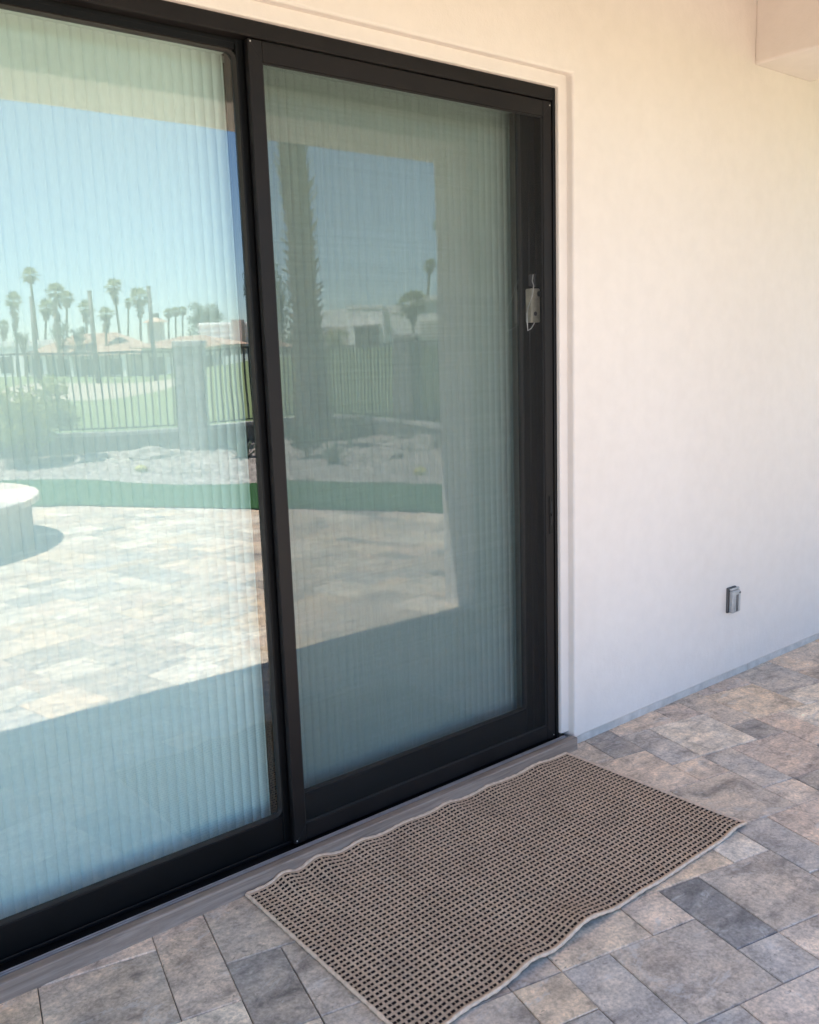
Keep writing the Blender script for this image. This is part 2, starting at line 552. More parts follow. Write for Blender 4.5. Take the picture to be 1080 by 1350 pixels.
def smooth_line(pts, n=6):
    out = []
    P = [Vector(p) for p in pts]
    for i in range(len(P)-1):
        a = P[max(i-1, 0)]; b = P[i]; c = P[i+1]; d = P[min(i+2, len(P)-1)]
        for k in range(n):
            t = k/n
            out.append(0.5*((2*b) + (c-a)*t + (2*a-5*b+4*c-d)*t*t + (3*b-a-3*c+d)*t**3))
    out.append(P[-1])
    return [(p.x, p.y) for p in out]

def resample(pts, n):
    P = [Vector(p) for p in pts]
    L = [0]
    for i in range(len(P)-1):
        L.append(L[-1] + (P[i+1]-P[i]).length)
    out = []
    j = 0
    for k in range(n):
        s = L[-1]*k/(n-1)
        while j < len(P)-2 and L[j+1] < s:
            j += 1
        t = (s-L[j])/max(1e-9, L[j+1]-L[j])
        out.append(P[j].lerp(P[j+1], t))
    return out

g = MB()
g.add([(-1500, -1500, -0.12), (1500, -1500, -0.12), (1500, 1500, -0.12), (-1500, 1500, -0.12)], [(0, 1, 2, 3)])
tag(g.build('ground', M['earth']), kind='structure')

pe = smooth_line(PATIO_EDGE)
tf = smooth_line(TURF_FAR)
# turf strip laid over the paver edge
A = resample(pe, 70); B = resample(tf, 70)
b = MB()
vs = []; fs = []
for i in range(70):
    for k in range(5):
        q = A[i].lerp(B[i], k/4)
        vs.append((q.x, q.y, 0.014 + (0.0 if k in (0,) else 0.008)))
for i in range(69):
    for k in range(4):
        a = i*5+k
        fs.append((a, a+5, a+6, a+1))
b.add(vs, fs)
tag(b.build('artificial_turf', M['turf']), kind='structure')
# gravel bed rising to the retaining wall
FL = resample(FENCE, 90); BG = resample(tf, 90)
b = MB(); vs = []; fs = []
for i in range(90):
    for k in range(13):
        t = k/12
        q = BG[i].lerp(FL[i], t*1.03 - 0.03)
        z = 0.008 + 0.02*min(1, k) + 0.13*t*t + 0.05*t*mnoise.noise(Vector((q.x*0.8, q.y*0.8, 0)))
        vs.append((q.x, q.y, z))
for i in range(89):
    for k in range(12):
        a = i*13+k
        fs.append((a, a+13, a+14, a+1))
b.add(vs, fs)
tag(b.build('gravel_bed', M['gravel'], smooth=True), kind='structure')

# golf lawn beyond the fence, rising towards the right-hand houses
def lawn_z(x, y):
    dx, dy = x-0.0, y+2.0
    r = math.hypot(dx, dy)
    az = math.degrees(math.atan2(dy, dx))
    k = min(1, max(0, (az + 66)/10.0)) if az < 40 else 0.0
    return 0.35 + 0.0262*k*max(0, min(r, 120)-17) + 0.12*mnoise.noise(Vector((x*0.05, y*0.05, 1.3)))*min(1, max(0, (r-16)/10))
b = MB(); vs = []; fs = []
cx0, cy0 = 3.0, -6.0
def fence_r(a):
    d = Vector((math.cos(a), math.sin(a)))
    best = None
    for i in range(len(FENCE)-1):
        p = Vector(FENCE[i]) - Vector((cx0, cy0)); e = Vector(FENCE[i+1]) - Vector(FENCE[i])
        den = d.x*e.y - d.y*e.x
        if abs(den) < 1e-9: continue
        t = (p.x*e.y - p.y*e.x)/den
        s = (p.x*d.y - p.y*d.x)/den
        if t > 0 and -1e-6 <= s <= 1+1e-6 and (best is None or t > best): best = t
    return best
rad = [0, 0.5, 1.5, 3, 6, 10, 16, 25, 40, 60, 90, 130, 200, 350, 700]
angs = [math.radians(-138 + 172*i/171.0) for i in range(172)]
angs = [a for a in angs if fence_r(a) is not None]
for a in angs:
    r0 = fence_r(a) + 0.12
    for q in rad:
        r = r0 + q
        x, y = cx0 + r*math.cos(a), cy0 + r*math.sin(a)
        vs.append((x, y, lawn_z(x, y)))
nr = len(rad)
for i in range(len(angs)-1):
    for k in range(nr-1):
        a = i*nr+k
        fs.append((a, a+1, a+nr+1, a+nr))
b.add(vs, fs)
tag(b.build('golf_lawn', M['lawn'], smooth=True), kind='structure')

# sand bunker
bk = [(8.3, -29.5), (10.4, -27.2), (13.5, -30.5), (19.5, -38.5), (26.5, -49.5), (26.5, -58), (22.5, -66), (19.5, -66), (15.5, -56), (11.5, -44), (8.8, -36)]
bk = smooth_line(bk + [bk[0]], 4)[:-1]
ctr = Vector((sum(p[0] for p in bk)/len(bk), sum(p[1] for p in bk)/len(bk)))
b = MB(); vs = []; fs = []
n = len(bk)
for k in range(6):
    t = 1 - k/6
    for p in bk:
        q = ctr.lerp(Vector(p), t)
        vs.append((q.x, q.y, lawn_z(q.x, q.y) + (-0.05 if k == 0 else 0.05)))
vs.append((ctr.x, ctr.y, lawn_z(ctr.x, ctr.y) + 0.05))
for k in range(5):
    for i in range(n):
        fs.append((k*n+i, k*n+(i+1) % n, (k+1)*n+(i+1) % n, (k+1)*n+i))
for i in range(n):
    fs.append((5*n+i, 5*n+(i+1) % n, 6*n))
b.add(vs, fs)
tag(b.build('sand_bunker', M['sand'], smooth=True), kind='structure')

# ------------------------------------------------------------------ patio pavers
TH = math.radians(-12.171); UN = 0.1524
OU, OV = 0.1831, 0.2089
ct, st_ = math.cos(TH), math.sin(TH)
def grid_xy(i, j):
    u = i*UN + OU; v = j*UN + OV
    return ct*u - st_*v, st_*u + ct*v - 2.3158

TINT = dict(T=(0.72, 0.565, 0.42), P=(0.68, 0.542, 0.43), G=(0.568, 0.468, 0.38), B=(0.54, 0.472, 0.413), D=(0.318, 0.287, 0.262),
            L=(0.75, 0.638, 0.518), K=(0.408, 0.354, 0.308), R=(0.628, 0.495, 0.40))
KNOWN = [(1,2,12,15,'P'), (-1,1,12,14,'G'), (-3,-1,12,15,'T'), (-1,1,14,16,'P'), (0,2,10,12,'L'), (2,4,13,15,'G'), (2,3,11,13,'K'), (3,5,11,13,'G'),
         (2,3,9,11,'T'), (3,4,10,11,'G'), (6,7,10,12,'G'), (6,7,9,10,'T'), (4,6,9,10,'G'), (4,6,10,12,'G'), (6,7,7,9,'B'), (7,9,10,12,'T'), (9,10,10,11,'P'),
         (9,12,11,13,'T'), (12,13,11,13,'L'), (13,15,12,14,'G'), (13,14,10,12,'B'), (14,16,10,12,'R'), (15,16,13,15,'B'), (15,16,12,13,'P'),
         (16,18,13,15,'R'), (16,17,12,13,'K'), (11,13,9,11,'G'), (10,11,9,11,'D'), (10,11,8,9,'B'), (11,13,7,9,'P'), (8,10,8,10,'G'),
         (7,8,8,10,'B'), (8,9,7,8,'B'), (9,11,6,8,'P'), (12,14,14,16,'P'), (13,14,16,17,'K'), (12,13,16,18,'G'), (13,14,17,19,'K'), (14,16,17,19,'P'),
         (14,15,15,17,'B'), (14,15,14,15,'P'), (15,17,15,17,'L'), (16,18,18,20,'G'), (16,17,17,18,'R'), (17,18,16,18,'G'), (17,18,15,16,'K'), (18,20,16,18,'T'),
         (18,19,14,16,'R'), (19,21,14,16,'L'), (18,20,18,20,'R'), (20,22,17,19,'B'), (20,22,16,17,'L'), (20,22,19,21,'G'), (22,25,18,20,'P')]
occ = {}
tiles = []
for (a, b_, c, d, k) in KNOWN:
    cells = [(i, j) for i in range(a, b_) for j in range(c, d)]
    if any(q in occ for q in cells):
        print('PAVER OVERLAP', (a, b_, c, d))
        continue
    for q in cells: occ[q] = 1
    tiles.append((a, b_, c, d, TINT[k], True))
def in_patio(x, y):
    if y > 0.09: return False
    # inside the patio edge curve: compare with the polyline by ray cast
    poly = pe + [(7.6, 3), (-9, 3)]
    c = False
    n = len(poly)
    for i in range(n):
        x1, y1 = poly[i]; x2, y2 = poly[(i+1) % n]
        if (y1 > y) != (y2 > y) and x < (x2-x1)*(y-y1)/(y2-y1) + x1:
            c = not c
    return c
rp = random.Random(11)
keys = ['T', 'P', 'P', 'P', 'G', 'G', 'B', 'L', 'L', 'L', 'T', 'R', 'R', 'K', 'G']
ok_cell = {}
for j in range(30, -62, -1):
    for i in range(-36, 62):
        x, y = grid_xy(i+0.5, j+0.5)
        ok_cell[(i, j)] = (-2.6 < x < 8.0 and -10.4 < y < 0.12) and in_patio(x, y)
for j in range(30, -62, -1):
    for i in range(-36, 62):
        if (i, j) in occ or not ok_cell[(i, j)]:
            continue
        opts = [(2,2),(2,2),(3,2),(2,3),(2,1),(1,2),(2,2),(1,1)]
        rp.shuffle(opts)
        for (aw, ah) in opts + [(1, 1)]:
            cells = [(i+p, j-q) for p in range(aw) for q in range(ah)]
            if all(c not in occ for c in cells):
                for c in cells: occ[c] = 1
                t = TINT[rp.choice(keys)]
                f = rp.uniform(0.74, 0.92)
                tiles.append((i, i+aw, j-ah+1, j+1, tuple(x*f for x in t), False))
                break

def paver_geo(a, b_, c, d, rnd):
    gp = 0.0014
    cx, cy = grid_xy((a+b_)/2, (c+d)/2)
    hx, hy = (b_-a)*UN/2 - gp, (d-c)*UN/2 - gp
    ch = 0.0022
    dz = rnd.uniform(-0.0008, 0.0008); tx = rnd.uniform(-0.0016, 0.0016); ty = rnd.uniform(-0.0016, 0.0016)
    vs = []
    for (ex, ey, z) in ((hx, hy, -0.03), (hx, hy, -ch), (hx-ch, hy-ch, 0.0)):
        for sx, sy in ((-1,-1),(1,-1),(1,1),(-1,1)):
            u, v = sx*ex + rnd.uniform(-0.0007, 0.0007), sy*ey + rnd.uniform(-0.0007, 0.0007)
            vs.append((cx + ct*u - st_*v, cy + st_*u + ct*v, z + (dz + tx*u + ty*v if z > -0.02 else 0)))
    fs = [(8,9,10,11)] + [(k, (k+1) % 4, 4+(k+1) % 4, 4+k) for k in range(4)] + [(4+k, 4+(k+1) % 4, 8+(k+1) % 4, 8+k) for k in range(4)]
    return vs, fs

def paint(me, tints, offs):
    at = me.attributes.new('tint', 'FLOAT_COLOR', 'FACE')
    ao = me.attributes.new('off', 'FLOAT_VECTOR', 'FACE')
    at.data.foreach_set('color', np.array([(*t, 1.0) for t in tints], dtype=np.float32).ravel())
    ao.data.foreach_set('vector', np.array(offs, dtype=np.float32).ravel())

bp = MB()
vs = [(x, y, -0.0075) for x, y in pe] + [(7.6, 0.3, -0.0075), (-9, 0.3, -0.0075)]
bp.add(vs, [tuple(range(len(vs)))])
patio = tag(bp.build('patio_paving', M['grout']), kind='structure')
camp = Vector((0, -2.316)); 
def near_key(t):
    x, y = grid_xy((t[0]+t[1])/2, (t[2]+t[3])/2)
    # as seen directly or by way of the glass, nearest first
    vis = t[5]
    return (0 if vis else 1, (Vector((x, 0.2-y)) - camp).length if y < -1.0 else (Vector((x, y))-camp).length)
tiles.sort(key=near_key)
rest = MB(); rt = []; ro = []
cnt = 0
for t in tiles:
    vs, fs = paver_geo(t[0], t[1], t[2], t[3], rp)
    off = (rp.uniform(-40, 40), rp.uniform(-40, 40), rp.uniform(-40, 40))
    x, y = grid_xy((t[0]+t[1])/2, (t[2]+t[3])/2)
    if cnt < 290 and (t[5] or (0.0 < x < 7.5 and y > -6.2)):
        m_ = MB().add(vs, fs)
        me = m_.mesh('paver', M['paver'])
        paint(me, [t[4]]*len(fs), [off]*len(fs))
        link('paver', me, patio)
        cnt += 1
    else:
        rest.add(vs, fs)
        rt += [t[4]]*len(fs); ro += [off]*len(fs)
me = rest.mesh('far_pavers', M['paver'])
paint(me, rt, ro)
tag(link('far_pavers', me, patio), kind='stuff')

# ------------------------------------------------------------------ house wall
hw = empty('house_wall', (3.5, 0.15, 0.0))
tag(hw, 'cream stucco house wall around the glass doors', 'wall')
OX0, OX1, OZ = -0.62, 2.65, 2.558
poly = [(-7, 0.03), (OX0, 0.03), (OX0, OZ), (OX1, OZ), (OX1, 0.03), (11, 0.03), (11, 4.1), (-7, 4.1)]
b = MB()
n = len(poly)
vs = [(x, 0.0, z) for x, z in poly] + [(x, 0.3, z) for x, z in poly]
fs = [tuple(range(n)), tuple(range(n, 2*n))[::-1]] + [(i, n+i, n+(i+1) % n, (i+1) % n) for i in range(n)]
b.add(vs, fs)
wo = b.build('stucco_panel', M['stucco'], hw)
bv = wo.modifiers.new('bevel', 'BEVEL'); bv.width = 0.009; bv.segments = 3; bv.limit_method = 'ANGLE'
b = MB()
rvp = [(OX0+0.002, 2.514), (2.606, 2.514), (2.606, 0.052), (2.662, 0.052), (2.662, 2.57), (OX0+0.002, 2.57)]
n = len(rvp)
b.add([(x, 0.031, z) for x, z in rvp] + [(x, 0.29, z) for x, z in rvp],
      [tuple(range(n)), tuple(range(n, 2*n))[::-1]] + [(i, n+i, n+(i+1) % n, (i+1) % n) for i in range(n)])
rv = b.build('reveal', M['stucco'], hw)
bv = rv.modifiers.new('bevel', 'BEVEL'); bv.width = 0.005; bv.segments = 2; bv.limit_method = 'ANGLE'
# weep screed in three lengths with tiny gaps
for x0, x1 in ((2.658, 3.93), (3.933, 6.4), (6.403, 10.9), (-6.9, OX0-0.02)):
    b = MB()
    b.box(x0, x1, 0.004, 0.06, -0.012, 0.031)
    b.build('weep_screed', M['screed'], hw)

# dim room behind
b = MB()
b.box(-2.2, 4.2, 0.31, 4.6, -0.02, 3.0)
ro_ = b.build('room', M['room'])
ro_.data.polygons  # closed shell, front side opened below
me = ro_.data
import bmesh
bm = bmesh.new(); bm.from_mesh(me)
bm.faces.ensure_lookup_table()
for f in list(bm.faces):
    if abs(f.calc_center_median().y - 0.31) < 1e-4:
        bm.faces.remove(f)
bmesh.ops.reverse_faces(bm, faces=bm.faces[:])
bm.to_mesh(me); bm.free()
tag(ro_, kind='structure')

# ------------------------------------------------------------------ patio cover
pc = empty('patio_cover', (3.9, -1.7, 0.0))
tag(pc, 'cream stucco patio cover with deep beam and square column, mirrored in the glass', 'patio cover')
def stucco_part(name, x0, x1, y0, y1, z0, z1, bev=0.012):
    b = MB().box(x0, x1, y0, y1, z0, z1)
    o = b.build(name, M['stucco'], pc)
    m_ = o.modifiers.new('bevel', 'BEVEL'); m_.width = bev; m_.segments = 3
    return o
stucco_part('beam', -7, 11, -1.985, -1.505, 2.775, 3.36)
stucco_part('column', 3.70, 4.16, -1.72, -1.42, -0.02, 2.79)
stucco_part('side_beam', 3.826, 4.30, -1.51, 0.004, 2.772, 3.33)
b = MB(); b.box(-7, 11, -1.50, -0.002, 3.32, 3.40)
b.build('ceiling', M['stucco'], pc)
b = MB(); b.box(-7, 11, -2.0, 4.8, 3.401, 3.62)
b.build('roof_slab', M['stucco'], pc)

# ------------------------------------------------------------------ door frame
df = empty('door_frame', (1.0, 0.12, 0.0))
tag(df, 'black aluminium frame around the sliding glass doors', 'door frame')
def part(name, m, parent, *boxes, c=0.002):
    b = MB()
    for q in boxes:
        b.cbox(*q, min(c, 0.45*min(abs(q[1]-q[0]), abs(q[3]-q[2]), abs(q[5]-q[4]))))
    return b.build(name, m, parent)
part('jamb', M['black'], df, (2.594, 2.612, 0.046, 0.215, 0.03, 2.514), c=0.0025)
part('jamb', M['black'], df, (-0.62, -0.58, 0.046, 0.215, 0.03, 2.514))
part('head', M['bronze'], df, (-0.58, 2.594, 0.046, 0.088, 2.470, 2.514), c=0.003)
part('head_track', M['black'], df, (-0.58, 2.592, 0.0885, 0.104, 2.458, 2.512), (-0.58, 2.592, 0.105, 0.128, 2.474, 2.511), (-0.58, 2.592, 0.129, 0.215, 2.462, 2.51))
part('sill_track', M['black'], df, (-0.58, 2.594, 0.022, 0.215, 0.0, 0.034), (-0.58, 2.592, 0.074, 0.080, 0.0345, 0.046), (-0.58, 2.592, 0.128, 0.134, 0.0345, 0.046))
part('sill_lip', M['alu'], df, (-0.58, 2.604, 0.0125, 0.0175, 0.02, 0.0525), c=0.001)
part('sill_lip', M['alu'], df, (-0.58, 2.604, 0.0020, 0.0050, 0.02, 0.0530), c=0.001)

# wood look threshold
th = part('threshold', M['wood'], None, (-0.75, 2.632, -0.033, 0.0, -0.01, 0.0515), c=0.003)
tag(th, 'grey wood grain threshold strip under the black door frame', 'threshold')

# ------------------------------------------------------------------ panels
def pane(x0, x1, y, z0, z1, parent):
    b = MB()
    b.add([(x0, y, z0), (x1, y, z0), (x1, y, z1), (x0, y, z1)], [(0, 1, 2, 3)], 0)
    y2 = y + 0.006
    b.add([(x0, y2, z0), (x1, y2, z0), (x1, y2, z1), (x0, y2, z1)], [(3, 2, 1, 0)], 1)
    return b.build('glass', [M['glass'], M['clear']], parent)

def rounded_rect(x0, x1, z0, z1, r, n=5):
    out = []
    for cx, cz, a0 in ((x1-r, z1-r, 0), (x0+r, z1-r, 90), (x0+r, z0+r, 180), (x1-r, z0+r, 270)):
        for k in range(n+1):
            t = math.radians(a0 + 90*k/n)
            out.append((cx + r*math.cos(t), cz + r*math.sin(t)))
    return out
def bead_ring(name, m, parent, x0, x1, z0, z1, wd, y0, y1, r=0.02):
    o = rounded_rect(x0-wd, x1+wd, z0-wd, z1+wd, r+wd)
    i = rounded_rect(x0, x1, z0, z1, r)
    n = len(o)
    vs = [(x, y0+0.002, z) for x, z in o] + [(x, y0, z) for x, z in [((a[0]+b_[0])/2, (a[1]+b_[1])/2) for a, b_ in zip(o, i)]] + [(x, y1, z) for x, z in i] + [(x, y1, z) for x, z in o]
    fs = []
    for k in range(n):
        k2 = (k+1) % n
        for l in range(3):
            fs.append((l*n+k, l*n+k2, (l+1)*n+k2, (l+1)*n+k))
    return MB().add(vs, fs).build(name, m, parent)

# fixed left panel
fp = empty('fixed_glass_panel', (0.4, 0.11, 0.035))
tag(fp, 'left fixed glass door panel in black frame with pale blind behind', 'door panel')
FX0, FX1, FZ0, FZ1 = -0.52, 1.337, 0.140, 2.436
pane(FX0-0.01, FX1+0.01, 0.103, FZ0-0.01, FZ1+0.01, fp)
part('bottom_rail', M['black'], fp, (FX0-0.055, FX1+0.004, 0.086, 0.122, 0.036, FZ0-0.006), c=0.003)
part('top_rail', M['black'], fp, (FX0-0.055, FX1+0.004, 0.0895, 0.122, FZ1+0.006, 2.472), c=0.003)
part('stile', M['black'], fp, (FX1+0.0045, FX1+0.030, 0.086, 0.122, 0.036, 2.472), c=0.003)
part('stile', M['black'], fp, (FX1+0.0305, FX1+0.072, 0.080, 0.118, 0.036, 2.473), (FX1+0.0725, FX1+0.078, 0.074, 0.118, 0.036, 2.471), c=0.002)
part('stile', M['black'], fp, (FX0-0.055, FX0-0.006, 0.0865, 0.122, 0.0365, 2.4715), c=0.003)
bead_ring('glazing_bead', M['bead'], fp, FX0, FX1, FZ0, FZ1, 0.007, 0.088, 0.102, 0.022)

# sliding right panel
sp = empty('sliding_glass_panel', (1.98, 0.16, 0.045))
tag(sp, 'right sliding glass door panel in black frame behind the insect screen', 'door panel')
SX0, SX1, SZ0, SZ1 = 1.395, 2.514, 0.158, 2.446
pane(SX0-0.01, SX1+0.01, 0.147, SZ0-0.01, SZ1+0.01, sp)
part('bottom_rail', M['black'], sp, (SX0-0.01, SX1+0.004, 0.136, 0.168, 0.05, SZ0-0.005), c=0.003)
part('top_rail', M['black'], sp, (SX0-0.01, SX1+0.004, 0.136, 0.168, SZ1+0.005, 2.466), c=0.003)
part('stile', M['black'], sp, (SX1+0.0045, 2.556, 0.136, 0.168, 0.05, 2.4585), (2.5575, 2.592, 0.1365, 0.168, 0.05, 2.458), c=0.003)
part('stile', M['black'], sp, (SX0-0.05, SX0-0.0105, 0.136, 0.168, 0.05, 2.458), c=0.003)
bead_ring('glazing_bead', M['bead'], sp, SX0, SX1, SZ0, SZ1, 0.006, 0.138, 0.146, 0.02)
# lock body on the stile with its wire
lb = part('lock_body', M['beige'], sp, (2.530, 2.578, 0.100, 0.1345, 1.690, 1.815), c=0.004)
b = MB(); b.tube([(2.548, 0.0995, 1.722), (2.548, 0.097, 1.722)], 0.008, 12)
b.build('keyhole', M['galvd'], lb)
b = MB(); b.tube([(2.568, 0.0995, 1.795), (2.568, 0.096, 1.795)], 0.010, 12)
b.build('knob', M['galvd'], lb)
part('clip', M['galvd'], lb, (2.548, 2.558, 0.115, 0.1345, 1.825, 1.868), (2.564, 2.572, 0.115, 0.1345, 1.822, 1.870), c=0.002)
b = MB(); b.tube([(2.552, 0.112, 1.866), (2.543, 0.108, 1.842), (2.540, 0.098, 1.824), (2.527, 0.094, 1.785), (2.505, 0.092, 1.748), (2.496, 0.092, 1.722), (2.497, 0.092, 1.690), (2.500, 0.092, 1.660), (2.522, 0.096, 1.668), (2.545, 0.104, 1.684), (2.556, 0.110, 1.692)], 0.002, 6)
b.build('wire_loop', M['steel'], lb, smooth=True)

# insect screen door
sn = empty('screen_door', (1.98, 0.06, 0.04))
tag(sn, 'dark bronze sliding insect screen door over the right glass panel', 'screen door')
XA, XB, XC, XD = 1.360, 1.404, 2.546, 2.590
ZA, ZB, ZC, ZD = 0.040, 0.098, 2.410, 2.466
part('stile', M['bronze'], sn, (XA, XB, 0.050, 0.070, ZA, ZD), c=0.002)
part('stile', M['bronze'], sn, (XC, XD, 0.050, 0.070, ZA, ZD), c=0.002)
part('rail', M['bronze'], sn, (XB+0.0005, XC-0.0005, 0.0503, 0.0697, ZC, ZD-0.0005), c=0.002)
part('rail', M['bronze'], sn, (XB+0.0005, XC-0.0005, 0.0503, 0.0697, ZA+0.0005, ZB), c=0.002)
part('spline', M['gasket'], sn, (XB+0.0003, XB+0.004, 0.055, 0.0605, ZB+0.0045, ZC-0.0045), (XC-0.004, XC-0.0003, 0.055, 0.0605, ZB+0.0045, ZC-0.0045), (XB+0.0003, XC-0.0003, 0.055, 0.0605, ZB+0.0003, ZB+0.004), (XB+0.0003, XC-0.0003, 0.055, 0.0605, ZC-0.004, ZC-0.0003), c=0.001)
b = MB(); b.add([(XB, 0.060, ZB), (XC, 0.060, ZB), (XC, 0.060, ZC), (XB, 0.060, ZC)], [(0, 1, 2, 3)])
b.build('screen_mesh', M['screen'], sn)
# mitre lines are tiny grooves: thin dark slivers set in the corners
for (x0, z0, x1, z1) in ((XA, ZA, XB, ZB), (XA, ZD, XB, ZC), (XD, ZA, XC, ZB), (XD, ZD, XC, ZC)):
    b = MB()
    d = Vector((x1-x0, 0, z1-z0)).normalized(); nrm = Vector((-d.z, 0, d.x))*0.0005
    p0 = Vector((x0, 0.0492, z0)) + d*0.004; p1 = Vector((x1, 0.0492, z1)) - d*0.002
    b.add([p0-nrm, p1-nrm, p1+nrm, p0+nrm, p0-nrm+Vector((0, .003, 0)), p1-nrm+Vector((0, .003, 0)), p1+nrm+Vector((0, .003, 0)), p0+nrm+Vector((0, .003, 0))],
          [(0,1,2,3),(4,7,6,5),(0,4,5,1),(1,5,6,2),(2,6,7,3),(3,7,4,0)])
    b.build('mitre_joint', M['gasket'], sn)
for (x, z) in ((1.366, 0.052), (1.367, 2.459), (2.580, 2.452), (2.581, 0.052)):
    b = MB(); b.lathe([(0.0, 0.0), (0.0022, 0.0), (0.0026, 0.0012), (0.0, 0.0012)], 8, 0, 0)
    o = b.build('screw', M['screw'], sn)
    for v in o.data.vertices:
        v.co = Vector((x + v.co.x, 0.0498 - v.co.z, z + v.co.y))
lt = part('latch_plate', M['black'], sn, (2.563, 2.582, 0.046, 0.0505, 0.882, 1.032), c=0.0015)
part('finger_slot', M['gasket'], lt, (2.569, 2.576, 0.0445, 0.0485, 0.965, 1.010), c=0.001)
part('finger_slot', M['gasket'], lt, (2.569, 2.576, 0.0445, 0.0485, 0.918, 0.952), c=0.001)
part('thumb_turn', M['bronze'], lt, (2.567, 2.577, 0.040, 0.0458, 0.953, 0.963), c=0.001)

# ------------------------------------------------------------------ pleated blinds
def blind(name, label, x0, x1, y, z0, z1, sag, pitch=0.0313):
    r = empty(name, ((x0+x1)/2, y, z0))
    tag(r, label, 'blind', 'pleated blinds behind the glass')
    nseg = 8; wd = pitch*0.9995
    b = MB(); vs = []; fs = []
    for side in (0, 1):
        for k in range(nseg+1):
            t = k/nseg*2 - 1
            xx = t*wd/2
            tq = (t + 0.35)/(1.35 if t > -0.35 else 0.65)
            yy = -sag*(1 - tq*tq)*(1 if side == 0 else 0.82) + (0 if side == 0 else 0.001)
            vs.append((xx, yy, 0)); vs.append((xx, yy, z1-z0))
    o2 = 2*(nseg+1)
    for k in range(nseg):
        fs.append((2*k, 2*k+2, 2*k+3, 2*k+1))
        fs.append((o2+2*k, o2+2*k+1, o2+2*k+3, o2+2*k+2))
    me = b.add(vs, fs).mesh('pleat', M['blind'], True)
    cnt = int((x1-x0)/pitch)
    for i in range(cnt):
        o = bpy.data.objects.new('pleat', me)
        col.objects.link(o)
        o.parent = r
        o.location = (x1 - pitch*(i+0.5) - r.location.x, random.uniform(-0.0004, 0.0004), 0)
    hr = MB().box(x0, x1, y-0.02, y+0.02, z1+0.001, z1+0.045).build('head_rail', M['blind'], r)
    b = MB().box(x1-0.001, x1+0.002, y-0.004, y+0.006, z0, z1)
    b.build('end_strip', M['blind'], r)
    return r
blind('pleated_blind', 'pale vertical pleated blind behind the left glass panel', -0.56, 1.357, 0.205, 0.062, 2.46, 0.0062)
blind('pleated_blind', 'pale vertical pleated blind behind the screened right panel', 1.385, 2.565, 0.245, 0.062, 2.46, 0.0042)

# ------------------------------------------------------------------ outlet cover
oc = empty('outlet_cover', (3.76, 0.0, 0.395))
tag(oc, 'small grey metal weatherproof outlet cover low on the stucco wall', 'outlet cover')
part('back_box', M['galvd'], oc, (3.7195, 3.7905, -0.010, 0.004, 0.334, 0.456), c=0.003)
lid = part('lid', M['galv'], oc, (3.722, 3.788, -0.036, -0.0105, 0.337, 0.444), c=0.006)
part('lid_ridge', M['galvd'], lid, (3.748, 3.752, -0.0385, -0.0355, 0.345, 0.425), (3.758, 3.762, -0.0385, -0.0355, 0.345, 0.425), c=0.0008)
b = MB(); b.tube([(3.722, -0.020, 0.449), (3.788, -0.020, 0.449)], 0.006, 10)
b.build('hinge', M['galv'], oc, smooth=True)
b = MB(); b.tube([(3.776, -0.0355, 0.432), (3.776, -0.039, 0.432)], 0.005, 10)
b.build('screw', M['galvd'], oc)

# ------------------------------------------------------------------ door mat
mt = empty('door_mat', (1.85, -0.43, 0.0))
tag(mt, 'tan woven outdoor door mat with rippled edges in front of the screen door', 'mat')
C00, C10, C11, C01 = Vector((1.130, -0.040)), Vector((2.558, -0.036)), Vector((2.585, -0.800)), Vector((1.130, -0.838))
MW, MH = 1.43, 0.78
def gs(d, s): return math.exp(-(d/s)**2)
def mat_pt(s, t, lift=0.0):
    a, b_ = s/MW, t/MH
    p = (C00*(1-a) + C10*a)*(1-b_) + (C01*(1-a) + C11*a)*b_
    fe = math.exp(-((MH-t)/0.10)**2)
    be = math.exp(-(t/0.085)**2)
    z = 0.005
    z += fe*(0.026*gs(s-0.62, 0.095) + 0.020*gs(s-0.395, 0.065) + 0.006*gs(s-0.86, 0.07) + 0.010*gs(s-1.37, 0.05) + 0.008*gs(s-0.16, 0.06))
    z += be*(0.018*gs(s-0.13, 0.035) + 0.022*gs(s-0.255, 0.055) + 0.014*gs(s-0.42, 0.06) + 0.008*gs(s-0.60, 0.07) + 0.010*gs(s-0.80, 0.05) + 0.008*gs(s-1.0, 0.06) + 0.010*gs(s-1.25, 0.06))
    z += 0.0022*(1+mnoise.noise(Vector((s*5, t*5, 3.1))))
    wob = 0.006*mnoise.noise(Vector((s*4, t*0.5, 7.7)))*(be+fe)
    return (p.x, p.y + wob, z + lift)
# woven base
b = MB(); vs = []; fs = []
NS, NT = 110, 40
for i in range(NS+1):
    for j in range(NT+1):
        vs.append(mat_pt(MW*i/NS, MH*j/NT))
for i in range(NS):
    for j in range(NT):
        a = i*(NT+1)+j
        fs.append((a, a+1, a+NT+2, a+NT+1))
b.add(vs, fs)
base = b.build('woven_base', M['dark_yarn'], mt, smooth=True)
so = base.modifiers.new('solid', 'SOLIDIFY'); so.thickness = 0.004; so.offset = 1 if base.data.polygons[0].normal.z < 0 else -1
